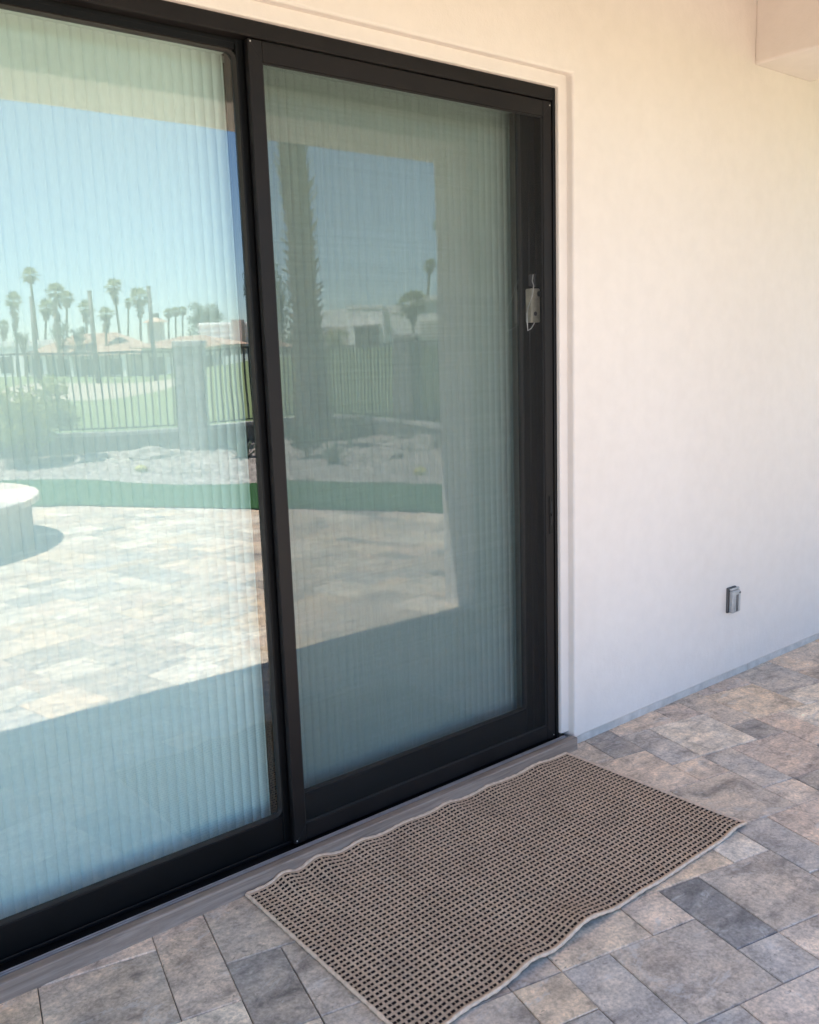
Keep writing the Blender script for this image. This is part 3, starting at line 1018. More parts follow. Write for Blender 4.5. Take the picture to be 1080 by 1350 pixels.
# tan yarn: continuous rows with bridges between the dark dashes
b = MB()
rows = 44; rp_ = (MH-0.016)/rows; t0 = 0.008
px_ = 0.0284
def strip(s0, s1, tc, wd, hi, segs, skew=0.0):
    vs = []; fs = []
    for k in range(segs+1):
        s = s0 + (s1-s0)*k/segs
        for dt, dz in ((-wd/2, 0.0002), (0, hi), (wd/2, 0.0002)):
            vs.append(mat_pt(s, min(MH-0.002, max(0.002, tc+dt)), dz))
    for k in range(segs):
        a = 3*k
        fs.append((a, a+1, a+4, a+3)); fs.append((a+1, a+2, a+5, a+4))
    b.add(vs, fs)
for k in range(rows+1):
    strip(0.006, MW-0.006, t0 + k*rp_, 0.0084, 0.0040, 130)
rm = random.Random(5)
for k in range(rows):
    tc = t0 + (k+0.5)*rp_
    s = rm.uniform(-0.001, 0.001) - 0.002
    while s < MW:
        jit = rm.uniform(-0.0016, 0.0016)
        # bridge, dash, thin thread, dash
        a0, a1 = s + jit, s + 0.0072 + jit
        if a0 > 0.008 and a1 < MW-0.008:
            strip(a0, a1, tc, rp_*1.02, 0.0036, 2)
        c0 = s + 0.0168 + jit
        if c0 > 0.008 and c0 < MW-0.012:
            strip(c0, c0+0.0022, tc, rp_*1.02, 0.0016, 1)
        s += px_
wv = b.build('tan_weave', M['yarn'], mt, smooth=True)
tag(wv, kind='stuff')
# stitched hem
per = []
for k in range(150): per.append((MW*k/150, 0.0))
for k in range(80): per.append((MW, MH*k/80))
for k in range(150): per.append((MW*(1-k/150), MH))
for k in range(80): per.append((0.0, MH*(1-k/80)))
pts = [mat_pt(s, t, 0.0015) for s, t in per]
pts.append(pts[0])
b = MB()
rr = [0.0054 + 0.0009*math.sin(k*1.7) + 0.0005*math.sin(k*0.61) for k in range(len(pts))]
b.tube(pts, rr, 8, cap=False)
b.build('hem', M['hem'], mt, smooth=True)

# ------------------------------------------------------------------ fire pit
fpit = empty('fire_pit', (1.08, -6.59, 0.0))
tag(fpit, 'low round fire pit with pale stone cap mirrored at the left edge', 'fire pit')
b = MB(); b.lathe([(0.98, 0.0), (0.98, 0.39), (1.41, 0.39), (1.41, 0.0)], 72, 1.08, -6.59)
b.build('pit_wall', M['pit'], fpit, smooth=False)
b = MB()
ncap = 18
for k in range(ncap):
    a0, a1 = 2*math.pi*k/ncap + 0.002, 2*math.pi*(k+1)/ncap - 0.002
    b = MB(); vs = []; fs = []
    for q in range(5):
        a = a0 + (a1-a0)*q/4
        for r, z in ((0.92, 0.391), (1.487, 0.391), (1.487, 0.441), (1.480, 0.448), (0.92, 0.448)):
            vs.append((1.08 + r*math.cos(a), -6.59 + r*math.sin(a), z))
    for q in range(4):
        for l in range(5):
            fs.append((q*5+l, q*5+(l+1) % 5, (q+1)*5+(l+1) % 5, (q+1)*5+l))
    fs.append((0, 1, 2, 3, 4)); fs.append((24, 23, 22, 21, 20))
    me = b.add(vs, fs).mesh('cap_stone', M['paver'])
    t = TINT[random.choice(['L', 'L', 'P', 'G', 'B'])]
    paint(me, [tuple(x*1.1 for x in t)]*len(fs), [(random.uniform(-9, 9), random.uniform(-9, 9), 0)]*len(fs))
    link('cap_stone', me, fpit)
b = MB(); b.lathe([(0.0, 0.30), (0.98, 0.30)], 40, 1.08, -6.59)
b.build('pit_floor', M['gravel'], fpit)

# ------------------------------------------------------------------ retaining wall, fence, pillars
def wall_run(p, q, label):
    p, q = Vector(p), Vector(q)
    L = (q-p).length; d = (q-p)/L; nrm = Vector((-d.y, d.x))
    r = empty('retaining_wall', (*((p+q)/2), 0))
    tag(r, label, 'low wall', 'low walls under the fence')
    def pr(a, o, z):
        c = p + d*a + nrm*o
        return (c.x, c.y, z)
    def obx(name, m, a0, a1, o0, o1, z0, z1):
        b = MB()
        b.add([pr(a0,o0,z0),pr(a1,o0,z0),pr(a1,o1,z0),pr(a0,o1,z0),pr(a0,o0,z1),pr(a1,o0,z1),pr(a1,o1,z1),pr(a0,o1,z1)],
              [(0,3,2,1),(4,5,6,7),(0,1,5,4),(1,2,6,5),(2,3,7,6),(3,0,4,7)])
        return b.build(name, m, r)
    obx('wall_core', M['block'], 0, L, -0.10, 0.10, -0.1, 0.415)
    n = max(1, int(L/0.9))
    for k in range(n):
        obx('cap_block', M['cap'], L*k/n + 0.003, L*(k+1)/n - 0.003, -0.125, 0.125, 0.4155, 0.475)
    return r
def fence_run(p, q, label, trim0=0.0, trim1=0.0):
    p, q = Vector(p), Vector(q)
    d = (q-p).normalized(); p = p + d*trim0; q = q - d*trim1
    L = (q-p).length
    r = empty('iron_fence', (*((p+q)/2), 0.475))
    tag(r, label, 'fence', 'black iron fence runs')
    ang = math.atan2(d.y, d.x)
    def rail(name, z0, z1, h):
        b = MB().box(0, L, -h, h, z0, z1)
        o = b.build(name, M['iron'])
        o.parent = r; o.rotation_euler = (0, 0, ang); o.location = (p.x - r.location.x, p.y - r.location.y, -0.475)
        return o
    rail('rail', 0.515, 0.540, 0.016)
    rail('rail', 1.775, 1.81, 0.019)
    me = MB().box(-0.0115, 0.0115, -0.0115, 0.0115, 0.5405, 1.7745).mesh('picket', M['iron'])
    mp = MB().box(-0.026, 0.026, -0.026, 0.026, 0.46, 1.86).mesh('post', M['iron'])
    npost = max(1, round(L/2.3))
    npk = max(2, int(L/0.112))
    for k in range(npk):
        a = L*(k+0.5)/npk
        o = bpy.data.objects.new('picket', me); col.objects.link(o); o.parent = r
        o.location = (p.x + d.x*a - r.location.x, p.y + d.y*a - r.location.y, -0.475); o.rotation_euler = (0, 0, ang)
    for k in range(npost+1):
        a = L*k/npost
        o = bpy.data.objects.new('post', mp); col.objects.link(o); o.parent = r
        o.location = (p.x + d.x*a - r.location.x, p.y + d.y*a - r.location.y, -0.475); o.rotation_euler = (0, 0, ang)
    return r
names = ['far left of the yard', 'behind the yellow bush', 'right of the first stone pillar', 'behind the palm trunk', 'right of the second stone pillar', 'hidden behind the column']
for k in range(1, len(FENCE)-2):
    p, q = Vector(FENCE[k]), Vector(FENCE[k+1])
    wall_run(p, q, 'low grey block wall with pale cap ' + names[k])
    fence_run(p, q, 'black iron picket fence on low wall ' + names[k], 0.26 if k in (2, 4) else 0.0, 0.26 if k in (1, 3) else 0.0)

def pillar(x, y, ang, label):
    r = empty('stone_pillar', (x, y, 0))
    r.rotation_euler = (0, 0, ang)
    tag(r, label, 'pillar', 'stone fence pillars')
    def ob(name, m, *q, c=0.0):
        b = MB()
        if c: b.cbox(*q, c)
        else: b.box(*q)
        o = b.build(name, m); o.parent = r; o.location = (0, 0, 0)
        return o
    ob('core', M['mortar'], -0.18, 0.18, -0.18, 0.18, -0.1, 1.86)
    ob('cap', M['cap'], -0.235, 0.235, -0.235, 0.235, 1.861, 1.945, c=0.012)
    z = 0.02
    rr = random.Random(int(x*100))
    while z < 1.84:
        h = min(rr.uniform(0.055, 0.12), 1.857 - z)
        for side in range(4):
            a = -0.21
            while a < 0.21:
                wd = min(rr.uniform(0.12, 0.30), 0.21-a)
                if 0.21-a-wd < 0.06: wd = 0.21-a
                o0 = 0.1805; o1 = 0.203 + rr.uniform(0, 0.025)
                b = MB().cbox(a+0.003, a+wd-0.003, -o1, -o0, z+0.003, z+h-0.003, 0.006)
                o = b.build('stone', M['stone']); o.parent = r; o.location = (0, 0, 0)
                o.rotation_euler = (0, 0, side*math.pi/2)
                a += wd
        z += h
    return r
pillar(6.68, -11.62, math.radians(38), 'stacked stone fence pillar with flat cap mirrored in the left pane')
pillar(9.75, -9.6, math.radians(52), 'stacked stone fence pillar with flat cap mirrored in the screened pane')

# ------------------------------------------------------------------ plants near the fence
def leaf_cloud(b, c, rx, ry, rz, n, size, rnd, shell=0.55):
    for _ in range(n):
        while True:
            d = Vector((rnd.uniform(-1, 1), rnd.uniform(-1, 1), rnd.uniform(-1, 1)))
            if shell < d.length <= 1: break
        k = 0.78 + 0.35*mnoise.noise(d*2.3 + Vector(c)*0.7)
        p = Vector((c[0] + d.x*rx*k, c[1] + d.y*ry*k, c[2] + d.z*rz*k))
        u = Vector((rnd.uniform(-1, 1), rnd.uniform(-1, 1), rnd.uniform(-0.6, 1))).normalized()
        v = u.cross(Vector((rnd.uniform(-1, 1), rnd.uniform(-1, 1), rnd.uniform(-1, 1)))).normalized()
        s = size*rnd.uniform(0.6, 1.4)
        b.add([p - v*s*0.28, p + u*s*0.5 - v*s*0.1, p + u*s, p + u*s*0.4 + v*s*0.3], [(0, 1, 2, 3)])

def shrub(x, y, z, r, h, n, size, m, label, name='shrub', stems=9):
    rt_ = empty(name, (x, y, z))
    tag(rt_, label, 'shrub')
    rnd = random.Random(int(x*77+y*13))
    b = MB()
    for _ in range(stems):
        a = rnd.uniform(0, 2*math.pi); q = rnd.uniform(0.3, 0.8)*r
        b.tube([(x, y, z-0.05), (x + q*0.4*math.cos(a), y + q*0.4*math.sin(a), z + h*0.35), (x + q*math.cos(a), y + q*math.sin(a), z + h*0.75)], [0.014, 0.010, 0.005], 5)
    b.build('stem', M['bark'], rt_)
    b = MB()
    leaf_cloud(b, (x, y, z + h*0.55), r, r, h*0.5, n, size, rnd, 0.2)
    for _ in range(7):
        a = rnd.uniform(0, 2*math.pi); q = r*rnd.uniform(0.5, 0.95)
        leaf_cloud(b, (x + q*math.cos(a), y + q*math.sin(a), z + h*rnd.uniform(0.35, 0.95)), r*0.35, r*0.35, h*0.2, n//9, size, rnd, 0.1)
    b.build('foliage', m, rt_)
shrub(4.15, -12.35, 0.06, 0.75, 1.25, 1600, 0.11, M['leaf_y'], 'large feathery yellow green shrub in the gravel behind the fire pit')
shrub(7.46, -9.26, 0.05, 0.30, 0.46, 700, 0.06, M['leaf'], 'small rounded dark shrub in gravel in front of the palm trunk', stems=5)
shrub(8.55, -9.75, 0.08, 0.36, 0.50, 700, 0.06, M['leaf'], 'low grey green shrub beside the second stone pillar', stems=5)
shrub(3.1, -13.4, 0.06, 0.5, 0.5, 600, 0.07, M['leaf'], 'low green shrub left of the yellow bush', stems=5)

def agave(x, y, z, r, label):
    rt_ = empty('agave', (x, y, z))
    tag(rt_, label, 'agave')
    rnd = random.Random(int(x*31))
    for k in range(22):
        a = k*2.39996; e = 0.35 + 1.0*(k/22)
        d = Vector((math.cos(a)*math.cos(e), math.sin(a)*math.cos(e), math.sin(e)))
        s = Vector((-math.sin(a), math.cos(a), 0))
        L = r*rnd.uniform(0.85, 1.15)
        o = Vector((x, y, z))
        vs = []; 
        for t, wd in ((0.0, 0.03), (0.35, 0.045), (0.7, 0.03), (1.0, 0.002)):
            c = o + d*L*t + Vector((0, 0, 0.10*L*t*t))
            vs += [c - s*wd*r*2.2, c + Vector((0, 0, -0.012)), c + s*wd*r*2.2]
        fs = []
        for q in range(3):
            fs += [(q*3, q*3+1, q*3+4, q*3+3), (q*3+1, q*3+2, q*3+5, q*3+4)]
        MB().add(vs, fs).build('leaf', M['agave'], rt_)
agave(6.86, -10.34, 0.04, 0.36, 'small spiky agave in gravel right of the first stone pillar')
agave(7.32, -8.36, 0.04, 0.33, 'small spiky agave in gravel beside the round dark shrub')

def boulder(x, y, z, r, label):
    import bmesh
    bm = bmesh.new()
    bmesh.ops.create_icosphere(bm, subdivisions=3, radius=1)
    for v in bm.verts:
        k = 1 + 0.35*mnoise.noise(v.co*1.3 + Vector((x, y, 0))) + 0.12*mnoise.noise(v.co*4 + Vector((y, x, 0)))
        v.co = Vector((v.co.x*r[0]*k, v.co.y*r[1]*k, v.co.z*r[2]*k))
    me = bpy.data.meshes.new('boulder'); bm.to_mesh(me); bm.free()
    me.materials.append(M['rock'])
    o = link('boulder', me); o.location = (x, y, z)
    tag(o, label, 'boulder', 'boulders in the gravel bed')
boulder(8.85, -8.25, 0.10, (0.42, 0.30, 0.22), 'large flat boulder below the second stone pillar')
boulder(8.25, -7.95, 0.06, (0.22, 0.18, 0.12), 'small boulder in front of the large flat boulder')
boulder(5.75, -11.35, 0.08, (0.40, 0.24, 0.16), 'boulder at the foot of the first stone pillar')
boulder(4.95, -11.85, 0.06, (0.34, 0.22, 0.15), 'boulder between the yellow shrub and the first pillar')
boulder(3.25, -11.9, 0.06, (0.40, 0.25, 0.16), 'boulder left of the yellow shrub behind the fire pit')
def barrel(x, y, z, r, label):
    rt_ = empty('barrel_cactus', (x, y, z)); tag(rt_, label, 'cactus', 'golden barrel cacti')
    vs = []; fs = []; n = 32
    for i in range(9):
        ph = math.pi*(i/8)*0.92 + 0.02
        for k in range(n):
            rr = r*(1 + (0.10 if k % 2 else -0.06))
            a = 2*math.pi*k/n
            vs.append((x + rr*math.sin(ph)*math.cos(a), y + rr*math.sin(ph)*math.sin(a), z + r*0.75*(1+math.cos(ph))*0.95))
    for i in range(8):
        for k in range(n):
            fs.append((i*n+k, i*n+(k+1) % n, (i+1)*n+(k+1) % n, (i+1)*n+k))
    MB().add(vs, fs).build('body', M['cactus'], rt_)
    b = MB(); b.lathe([(0.0, z + r*1.48), (r*0.3, z + r*1.42)], 10, x, y)
    b.build('crown', M['leaf_y'], rt_)
barrel(5.05, -10.02, 0.01, 0.085, 'small golden barrel cactus in gravel seen in the left pane')
barrel(7.48, -6.56, 0.01, 0.085, 'small golden barrel cactus in gravel seen in the screened pane')
# loose pebbles over the gravel: nobody could count them
b = MB(); rnd = random.Random(3)
for _ in range(4200):
    i = rnd.randrange(20, 80); t = rnd.uniform(0.02, 0.9)
    q = BG[i].lerp(FL[i], t) + Vector((rnd.uniform(-0.15, 0.15), rnd.uniform(-0.15, 0.15)))
    s = rnd.uniform(0.02, 0.05)
    z = 0.028 + 0.13*t*t
    a = rnd.uniform(0, 6.28); c_, s_ = math.cos(a)*s, math.sin(a)*s
    b.add([(q.x+c_, q.y+s_, z), (q.x-s_, q.y+c_, z), (q.x-c_, q.y-s_, z), (q.x+s_, q.y-c_, z), (q.x, q.y, z+s*0.8)], [(0,1,4),(1,2,4),(2,3,4),(3,0,4)])
o = b.build('gravel_pebbles', M['rock'])
tag(o, 'loose pebbles scattered over the gravel bed', 'gravel', kind='stuff')

# date palm: thick booted trunk near the fence
dp = empty('date_palm', (8.57, -10.77, 0.05))
tag(dp, 'thick rough palm trunk in the gravel in front of the fence', 'palm tree')
rnd = random.Random(21)
T0, T1 = Vector((8.57, -10.77, 0.05)), Vector((9.12, -12.60, 11.2))
def axis(t): return T0.lerp(T1, t) + Vector((0.07*math.sin(t*3), 0.05*math.sin(t*4), 0))
pts = [axis(k/14) for k in range(15)]
MB().tube(pts, [0.31 - 0.09*min(1, k/3) - 0.02*(k/14) for k in range(15)], 18).build('trunk', M['trunk'], dp, smooth=True)
b = MB()
for k in range(480):
    t = k/480; a = k*2.39996
    c = axis(t); r = 0.30 - 0.09*min(1, t*14/3) - 0.02*t
    o_ = Vector((math.cos(a), math.sin(a), 0)); s = Vector((-math.sin(a), math.cos(a), 0))
    p = c + o_*r
    L = rnd.uniform(0.08, 0.20); wd = 0.075
    q = p + o_*rnd.uniform(0.06, 0.19) + Vector((0, 0, L))
    b.add([p - s*wd, p + s*wd, q + s*wd*0.55, q - s*wd*0.55, p + Vector((0, 0, 0.05)) + o_*0.005, q - o_*0.04], [(0, 1, 2, 3), (3, 2, 5), (0, 3, 4), (1, 4, 2)])
tag(b.build('leaf_boots', M['boot'], dp), kind='stuff')
b = MB()
for k in range(46):
    a = k*2.39996; e = math.radians(70 - 95*(k/46))
    d = Vector((math.cos(a)*math.cos(e), math.sin(a)*math.cos(e), math.sin(e)))
    prev = None
    side = Vector((-math.sin(a), math.cos(a), 0))
    for q in range(9):
        t = q/8
        c = T1 + d*2.7*t + Vector((0, 0, -1.4*t*t))
        if prev is not None:
            for sg in (-1, 1):
                L = 0.42*math.sin(math.pi*min(0.95, t*0.9+0.1)) + 0.05
                tip = c + side*sg*L + d*0.22 + Vector((0, 0, -0.12))
                b.add([prev, prev.lerp(c, 0.55), tip], [(0, 1, 2)])
                b.add([prev.lerp(c, 0.5), c, tip + (c-prev)*0.5], [(0, 1, 2)])
        prev = c
b.build('fronds', M['palm_leaf'], dp)

# ------------------------------------------------------------------ far fan palms
def fan_palm(base, top, cr, skirt, label, seed):
    rnd = random.Random(seed)
    base = Vector(base); top = Vector(top)
    r = empty('fan_palm', base)
    tag(r, label, 'palm tree', 'fan palms beyond the golf course')
    H = top.z - base.z
    tr = 0.10 + 0.007*H
    pts = [base.lerp(top, k/6) + Vector((0.02*H*math.sin(k/6*3.14)*rnd.uniform(-0.3, 0.3), 0, 0)) for k in range(7)]
    pts[0].z -= 0.3
    MB().tube(pts, [tr*1.4] + [tr*(1.1-0.05*k) for k in range(6)], 8).build('trunk', M['trunk'], r, smooth=True)
    d = (top-base).normalized()
    b = MB()
    # thatch of dead leaves
    if skirt > 0.1:
        n = 70
        for k in range(n):
            a = k*2.39996; t = rnd.uniform(0, 1)
            q = top - d*skirt*t
            o_ = Vector((math.cos(a), math.sin(a), 0)); s = Vector((-math.sin(a), math.cos(a), 0))
            R = (0.28 + 0.42*cr*(1-t)**0.6*(0.6+0.4*math.sin(3.14*min(1, t+0.25))))
            p = q + o_*0.15; e = q + o_*R*rnd.uniform(0.8, 1.1) - d*rnd.uniform(0.3, 0.7)
            b.add([p - s*0.08, p + s*0.08, e + s*0.22, e - s*0.18], [(0, 1, 2, 3)])
        b.build('thatch', M['palm_skirt'], r)
    b = MB()
    nf = 34
    for k in range(nf):
        a = k*2.39996 + rnd.uniform(-0.3, 0.3)
        e = math.radians(85 - 135*(k/nf)**1.1)
        dv = Vector((math.cos(a)*math.cos(e), math.sin(a)*math.cos(e), math.sin(e)*0.9))
        st2 = top + dv*cr*rnd.uniform(0.35, 0.62)
        L = cr*rnd.uniform(0.5, 0.95)
        s = dv.cross(Vector((0, 0, 1)))
        s = s.normalized() if s.length > 1e-3 else Vector((1, 0, 0))
        up = s.cross(dv).normalized()
        # petiole
        b.add([top, top + s*0.03, st2 + s*0.03, st2], [(0, 1, 2, 3)])
        nb = 6
        for q in range(nb):
            ph = (q/(nb-1) - 0.5)*2.5
            v = dv*math.cos(ph) + s*math.sin(ph)
            tip = st2 + v*L*(1 - 0.12*abs(ph)) + up*rnd.uniform(-0.08, 0.04)*L - Vector((0, 0, 0.22*L*rnd.random()))
            m1 = st2 + v*L*0.5
            wv_ = (-dv*math.sin(ph) + s*math.cos(ph))*L*0.13
            b.add([st2, m1 - wv_, tip, m1 + wv_], [(0, 1, 2, 3)])
    b.build('crown', M['palm_leaf'], r)

PALMS = [
 ((38.08,-122.45,0.35),(38.44,-125.09,13.51),1.16,0.60,'tallest slender fan palm above the left end of the roofs'),
 ((33.1,-116.04,0.35),(33.86,-117.52,9.74),1.03,3.19,'fan palm with long brown thatch left of the tallest palm'),
 ((33.42,-123.56,0.35),(34.26,-124.41,7.2),0.74,1.38,'small fan palm at the very left edge of the glass'),
 ((35.96,-108.59,0.35),(36.79,-110.12,10.17),1.18,4.70,'thickest fan palm with shaggy thatch right of the tallest palm'),
 ((37.11,-118.04,0.35),(38.36,-118.98,9.02),1.07,0.97,'lower fan palm just left of the shaggy thick palm'),
 ((41.44,-122.38,0.35),(42.58,-123.74,10.53),1.02,0.82,'fan palm peeking out right of the shaggy thick palm'),
 ((40.58,-112.7,0.35),(41.47,-113.82,8.55),1.00,1.34,'fan palm behind the middle net pole'),
 ((40.81,-107.34,0.35),(41.79,-108.17,7.59),0.92,1.84,'short fan palm above the terracotta ridge'),
 ((45.73,-113.8,0.35),(46.05,-115.98,11.3),1.09,1.58,'tall leaning fan palm left of the chimney'),
 ((46.78,-110.38,0.35),(47.67,-111.77,9.78),1.31,2.14,'wide fan palm behind the chimney'),
 ((58.67,-144.99,0.35),(60.09,-146.37,11.62),0.63,0.50,'tiny distant fan palm left of the palm behind the chimney'),
 ((59.71,-131.22,0.35),(60.68,-132.35,8.9),0.76,0.23,'left one of three small palms beside the round tree'),
 ((60.44,-130.63,0.35),(61.53,-131.72,9.1),0.76,0.23,'middle one of three small palms beside the round tree'),
 ((61.27,-129.98,0.35),(62.37,-131.07,9.18),0.76,0.23,'right one of three small palms beside the round tree'),
 ((72.85,-133.76,0.35),(73.44,-134.59,6.21),0.56,1.00,'tiny dark fan palm in the clear strip beside the blind'),
 ((69.36,-123.57,0.35),(69.81,-124.56,6.42),0.70,1.17,'fan palm half hidden at the left panel stile'),
 ((66.77,-79.36,2.2),(67.16,-80.14,7.29),1.83,2.09,'broad palm in front of the white house in the screened pane'),
 ((81.57,-94.87,2.4),(83.05,-96.10,13.42),0.94,0.52,'slim tall palm above the white house beside the column'),
 ((82.95,-93.75,2.4),(84.65,-96.00,18.87),0.94,0.52,'highest palm crown touching the column edge'),
]
for i, (a, t, cr, sk, lb_) in enumerate(PALMS):
    fan_palm((a[0], a[1], lawn_z(a[0], a[1])), t, cr*1.0, sk, lb_, 100+i)

def tree(x, y, zg, zc, rx, rz, n, size, m, label):
    r = empty('leafy_tree', (x, y, zg)); tag(r, label, 'tree')
    rnd = random.Random(int(abs(x*7+y)))
    b = MB()
    b.tube([(x, y, zg-0.3), (x+0.1, y, zg+(zc-zg)*0.5), (x, y+0.1, zc)], [0.22, 0.16, 0.08], 8)
    for k in range(6):
        a = k*1.05
        b.tube([(x, y, zg+(zc-zg)*0.5), (x+rx*0.6*math.cos(a), y+rx*0.6*math.sin(a), zc+rz*rnd.uniform(-0.2, 0.5))], [0.09, 0.03], 6)
    b.build('trunk', M['bark'], r)
    b = MB()
    leaf_cloud(b, (x, y, zc), rx*0.7, rx*0.7, rz*0.8, n//2, size, rnd, 0.2)
    for k in range(12):
        a = rnd.uniform(0, 6.28); q = rx*rnd.uniform(0.4, 0.8)
        leaf_cloud(b, (x+q*math.cos(a), y+q*math.sin(a), zc+rz*rnd.uniform(-0.6, 0.7)), rx*0.38, rx*0.38, rz*0.38, n//18, size, rnd, 0.1)
    b.build('crown', m, r)
tree(60.0, -119.2, 0.35, 7.1, 2.9, 2.6, 2600, 0.34, M['leaf'], 'round leafy tree rising behind the white parapet')
tree(39.0, -109.9, 0.35, 5.2, 1.0, 1.1, 500, 0.25, M['leaf'], 'small round tree above the left terracotta roof')
tree(33.5, -114.2, 0.35, 5.0, 1.0, 1.2, 500, 0.25, M['leaf'], 'small tree left of the shaggy palm')
tree(37.2, -111.4, 0.35, 5.6, 1.5, 1.5, 700, 0.25, M['leaf'], 'bushy tree at the foot of the shaggy palm')
tree(56.8, -81.6, 1.9, 3.4, 1.7, 1.2, 800, 0.25, M['leaf_y'], 'light green tree in front of the white house')
tree(75.2, -101.2, 2.4, 7.6, 2.2, 1.2, 700, 0.3, M['leaf'], 'tree crown showing behind the white house roof')
tree(23.5, -37.6, 0.8, 4.2, 1.3, 2.9, 1600, 0.22, M['leaf'], 'tall dark tree left of the thick palm trunk')
tree(76.5, -121.0, 1.2, 3.6, 3.5, 1.6, 900, 0.35, M['leaf'], 'low dark tree at the right end of the left pane')

# ------------------------------------------------------------------ golf net
for i, (bs_, tp, lb_) in enumerate((((19.39,-62.14,0.35),(19.74,-63.18,6.26),'dark net pole left of the shaggy palm'), ((22.52,-59.66,0.35),(22.86,-60.75,6.44),'middle dark net pole'), ((25.62,-57.21,0.35),(26.06,-58.26,6.66),'dark net pole right of the chimney'))):
    b0 = Vector(bs_); b0.z = lawn_z(b0.x, b0.y) - 0.1
    r = empty('net_pole', b0); tag(r, lb_, 'pole', 'golf net poles')
    MB().tube([b0, Vector(tp)], [0.17, 0.13], 10).build('shaft', M['pole'], r, smooth=True)
    t = Vector(tp)
    MB().tube([t, t + Vector((0, 0, 0.08))], [0.16, 0.12], 10).build('pole_cap', M['pole'], r)

# ------------------------------------------------------------------ far houses
class House:
    def __init__(s, name, origin, ang, label):
        s.o = Vector((*origin[:2], origin[2])); s.a = math.radians(ang)
        s.r = empty(name, s.o); s.r.rotation_euler = (0, 0, s.a)
        tag(s.r, label, 'house', 'houses beyond the golf course')
    def box(s, name, m, s0, s1, t0, t1, z0, z1, parent=None):
        # s along the front, t away from the yard
        o = MB().box(s0, s1, -t1, -t0, z0, z1).build(name, m)
        o.parent = parent or s.r; o.location = (0, 0, 0)
        return o
    def hip(s, name, m, s0, s1, t0, t1, z0, z1, inset, rise0=None, rows=14):
        w_ = (t1-t0)/2
        vs = [(s0, -t0, z0), (s1, -t0, z0), (s1, -t1, z0), (s0, -t1, z0), (s0+inset, -(t0+w_), z1), (s1-inset, -(t0+w_), z1)]
        fs = [(0, 1, 5, 4), (1, 2, 5), (2, 3, 4, 5), (3, 0, 4), (3, 2, 1, 0)]
        b = MB().add(vs, fs)
        # tile courses on the front slope and the ends
        V_ = [Vector(v) for v in vs]
        for k in range(rows):
            f = (k+0.1)/rows
            a0 = V_[0].lerp(V_[4], f); a1 = V_[1].lerp(V_[5], f)
            b.tube([a0 + Vector((0, 0, 0.03)), a1 + Vector((0, 0, 0.03))], 0.055, 5)
        o = b.build(name, m); o.parent = s.r; o.location = (0, 0, 0)
        return o
h = House('flat_roof_house', (29.97, -126.48, 0.3), 48, 'white flat roofed house at the far left with a parapet')
h.box('wall', M['white'], -6, 14.3, 0, 9, 0, 4.0)
h.box('parapet', M['white'], -6.1, 14.4, -0.15, 9.1, 4.001, 4.75)
for k, s_ in enumerate((-3, 1.0, 4.5, 8.0, 11.5)):
    wd = h.box('window', M['pane'], s_, s_+1.8, -0.04, 0.05, 0.5, 2.6)
    h.box('frame', M['white'], s_-0.08, s_+1.88, -0.06, 0.0, 2.61, 2.75, wd)
h = House('tile_roof_house', (34.16, -112.71, 0.3), 46, 'house with broad terracotta hip roof behind the net poles')
h.box('wall', M['cream'], -1.5, 12.0, 1.5, 9.5, 0, 2.6)
h.hip('roof', M['terracotta'], -2.0, 13.6, -0.4, 10.4, 2.55, 5.15, 5.2)
for s_ in (1.2, 4.6, 7.9, 11.2):
    h.box('porch_post', M['white'], s_, s_+0.45, -0.1, 0.35, 0, 2.55)
for s_ in (-0.9, 2.3, 5.6, 9.0):
    h.box('window', M['pane'], s_, s_+2.1, 1.44, 1.52, 0.3, 2.2)
ch = h.box('chimney', M['cream'], 13.4, 15.0, 3.0, 4.4, 0, 6.0)
o = MB().add([(12.9, -2.5, 6.0), (15.5, -2.5, 6.0), (15.5, -4.9, 6.0), (12.9, -4.9, 6.0), (13.9, -3.4, 6.6), (14.5, -3.4, 6.6), (14.5, -4.0, 6.6), (13.9, -4.0, 6.6)], [(0,1,5,4),(1,2,6,5),(2,3,7,6),(3,0,4,7),(4,5,6,7),(3,2,1,0)]).build('chimney_cap', M['terracotta']); o.parent = ch; o.location = (0, 0, 0)
h.box('flue', M['hole'], 13.85, 14.55, 3.35, 4.05, 6.61, 7.1, ch)
h = House('terrace_house', (39.76, -95.29, 0.3), 48, 'house with low terracotta roof and white parapet block behind the stone pillar')
h.box('wall', M['cream'], 0.3, 9.6, 1.2, 8, 0, 3.0)
h.hip('roof', M['terracotta'], -0.6, 10.6, -0.2, 9, 3.0, 4.2, 4.4, rows=9)
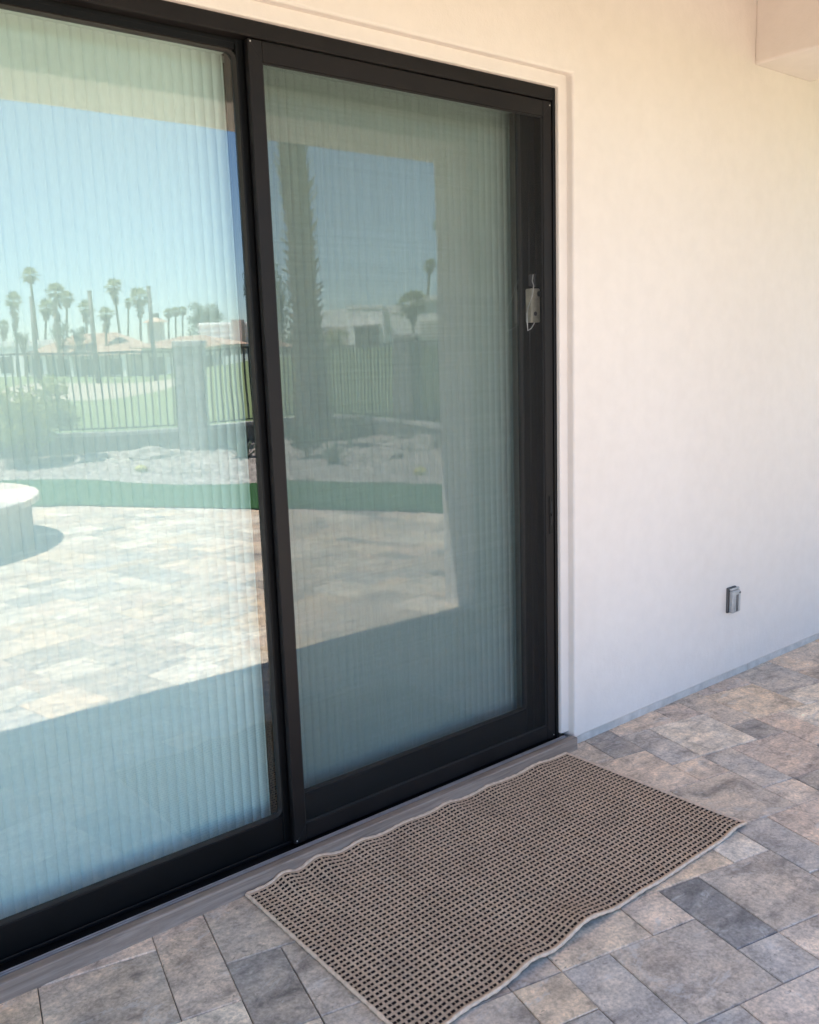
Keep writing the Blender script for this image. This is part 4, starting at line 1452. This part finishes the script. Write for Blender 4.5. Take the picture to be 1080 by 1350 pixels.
h.box('upper_block', M['white'], 3.2, 12.2, 10.5, 17, 0, 5.6)
for z_ in (4.0, 4.6, 5.2):
    h.box('band', M['white'], 3.1, 12.3, 10.35, 10.5, z_, z_+0.22)
h.box('stair_block', M['pink'], 7.7, 9.1, 9.4, 10.6, 0, 5.85)
for s_ in (1.0, 4.4, 7.2):
    h.box('window', M['pane'], s_, s_+1.7, 1.14, 1.22, 0.3, 2.2)
h.box('door', M['white'], 2.0+1.0, 3.9, 1.12, 1.2, 0.0, 2.2)
h = House('garden_wall_house', (42.83, -80.06, 0.9), 38.7, 'long white garden wall and low house seen in the clear strip')
h.box('wall', M['white'], -0.2, 9.5, 0, 0.3, -0.4, 1.25)
h.box('house_body', M['pink'], 1.2, 5.6, 8, 14, -0.4, 1.8)
h.hip('roof', M['terracotta'], 0.6, 6.2, 7.4, 15, 1.8, 2.7, 2.4, rows=7)
h = House('white_house', (64.13, -95.77, 2.4), 66, 'white modern two storey house in the screened pane')
h.box('left_block', M['white'], -0.6, 4.4, 0.6, 8, -0.6, 5.0)
h.box('middle_block', M['white'], 4.4, 9.4, 0.0, 8, -0.6, 5.25)
h.box('right_block', M['white'], 9.4, 17.2, 0.9, 9, -0.6, 5.35)
h.box('tower_block', M['white'], 13.1, 17.3, 0.5, 8, 5.351, 5.95)
h.box('parapet', M['white'], 4.3, 9.5, -0.1, 0.0, 4.9, 5.35)
h.box('garage_recess', M['pink'], 0.4, 4.0, 0.52, 0.6, -0.5, 2.9)
wd = h.box('window', M['pane'], 5.3, 8.7, -0.06, 0.02, 0.2, 2.9)
h.box('awning', M['cream'], 5.1, 8.9, -0.7, -0.07, 2.7, 2.95)
for k in range(6):
    h.box('louvre', M['cream'], 14.2, 16.6, 0.80, 0.9, 1.2+k*0.35, 1.38+k*0.35)
h.box('band', M['cream'], 9.5, 13.0, 0.84, 0.9, 4.2, 4.35)
print('TRIS', sum(len(o.data.loop_triangles) if o.type == 'MESH' else 0 for o in sc.objects))
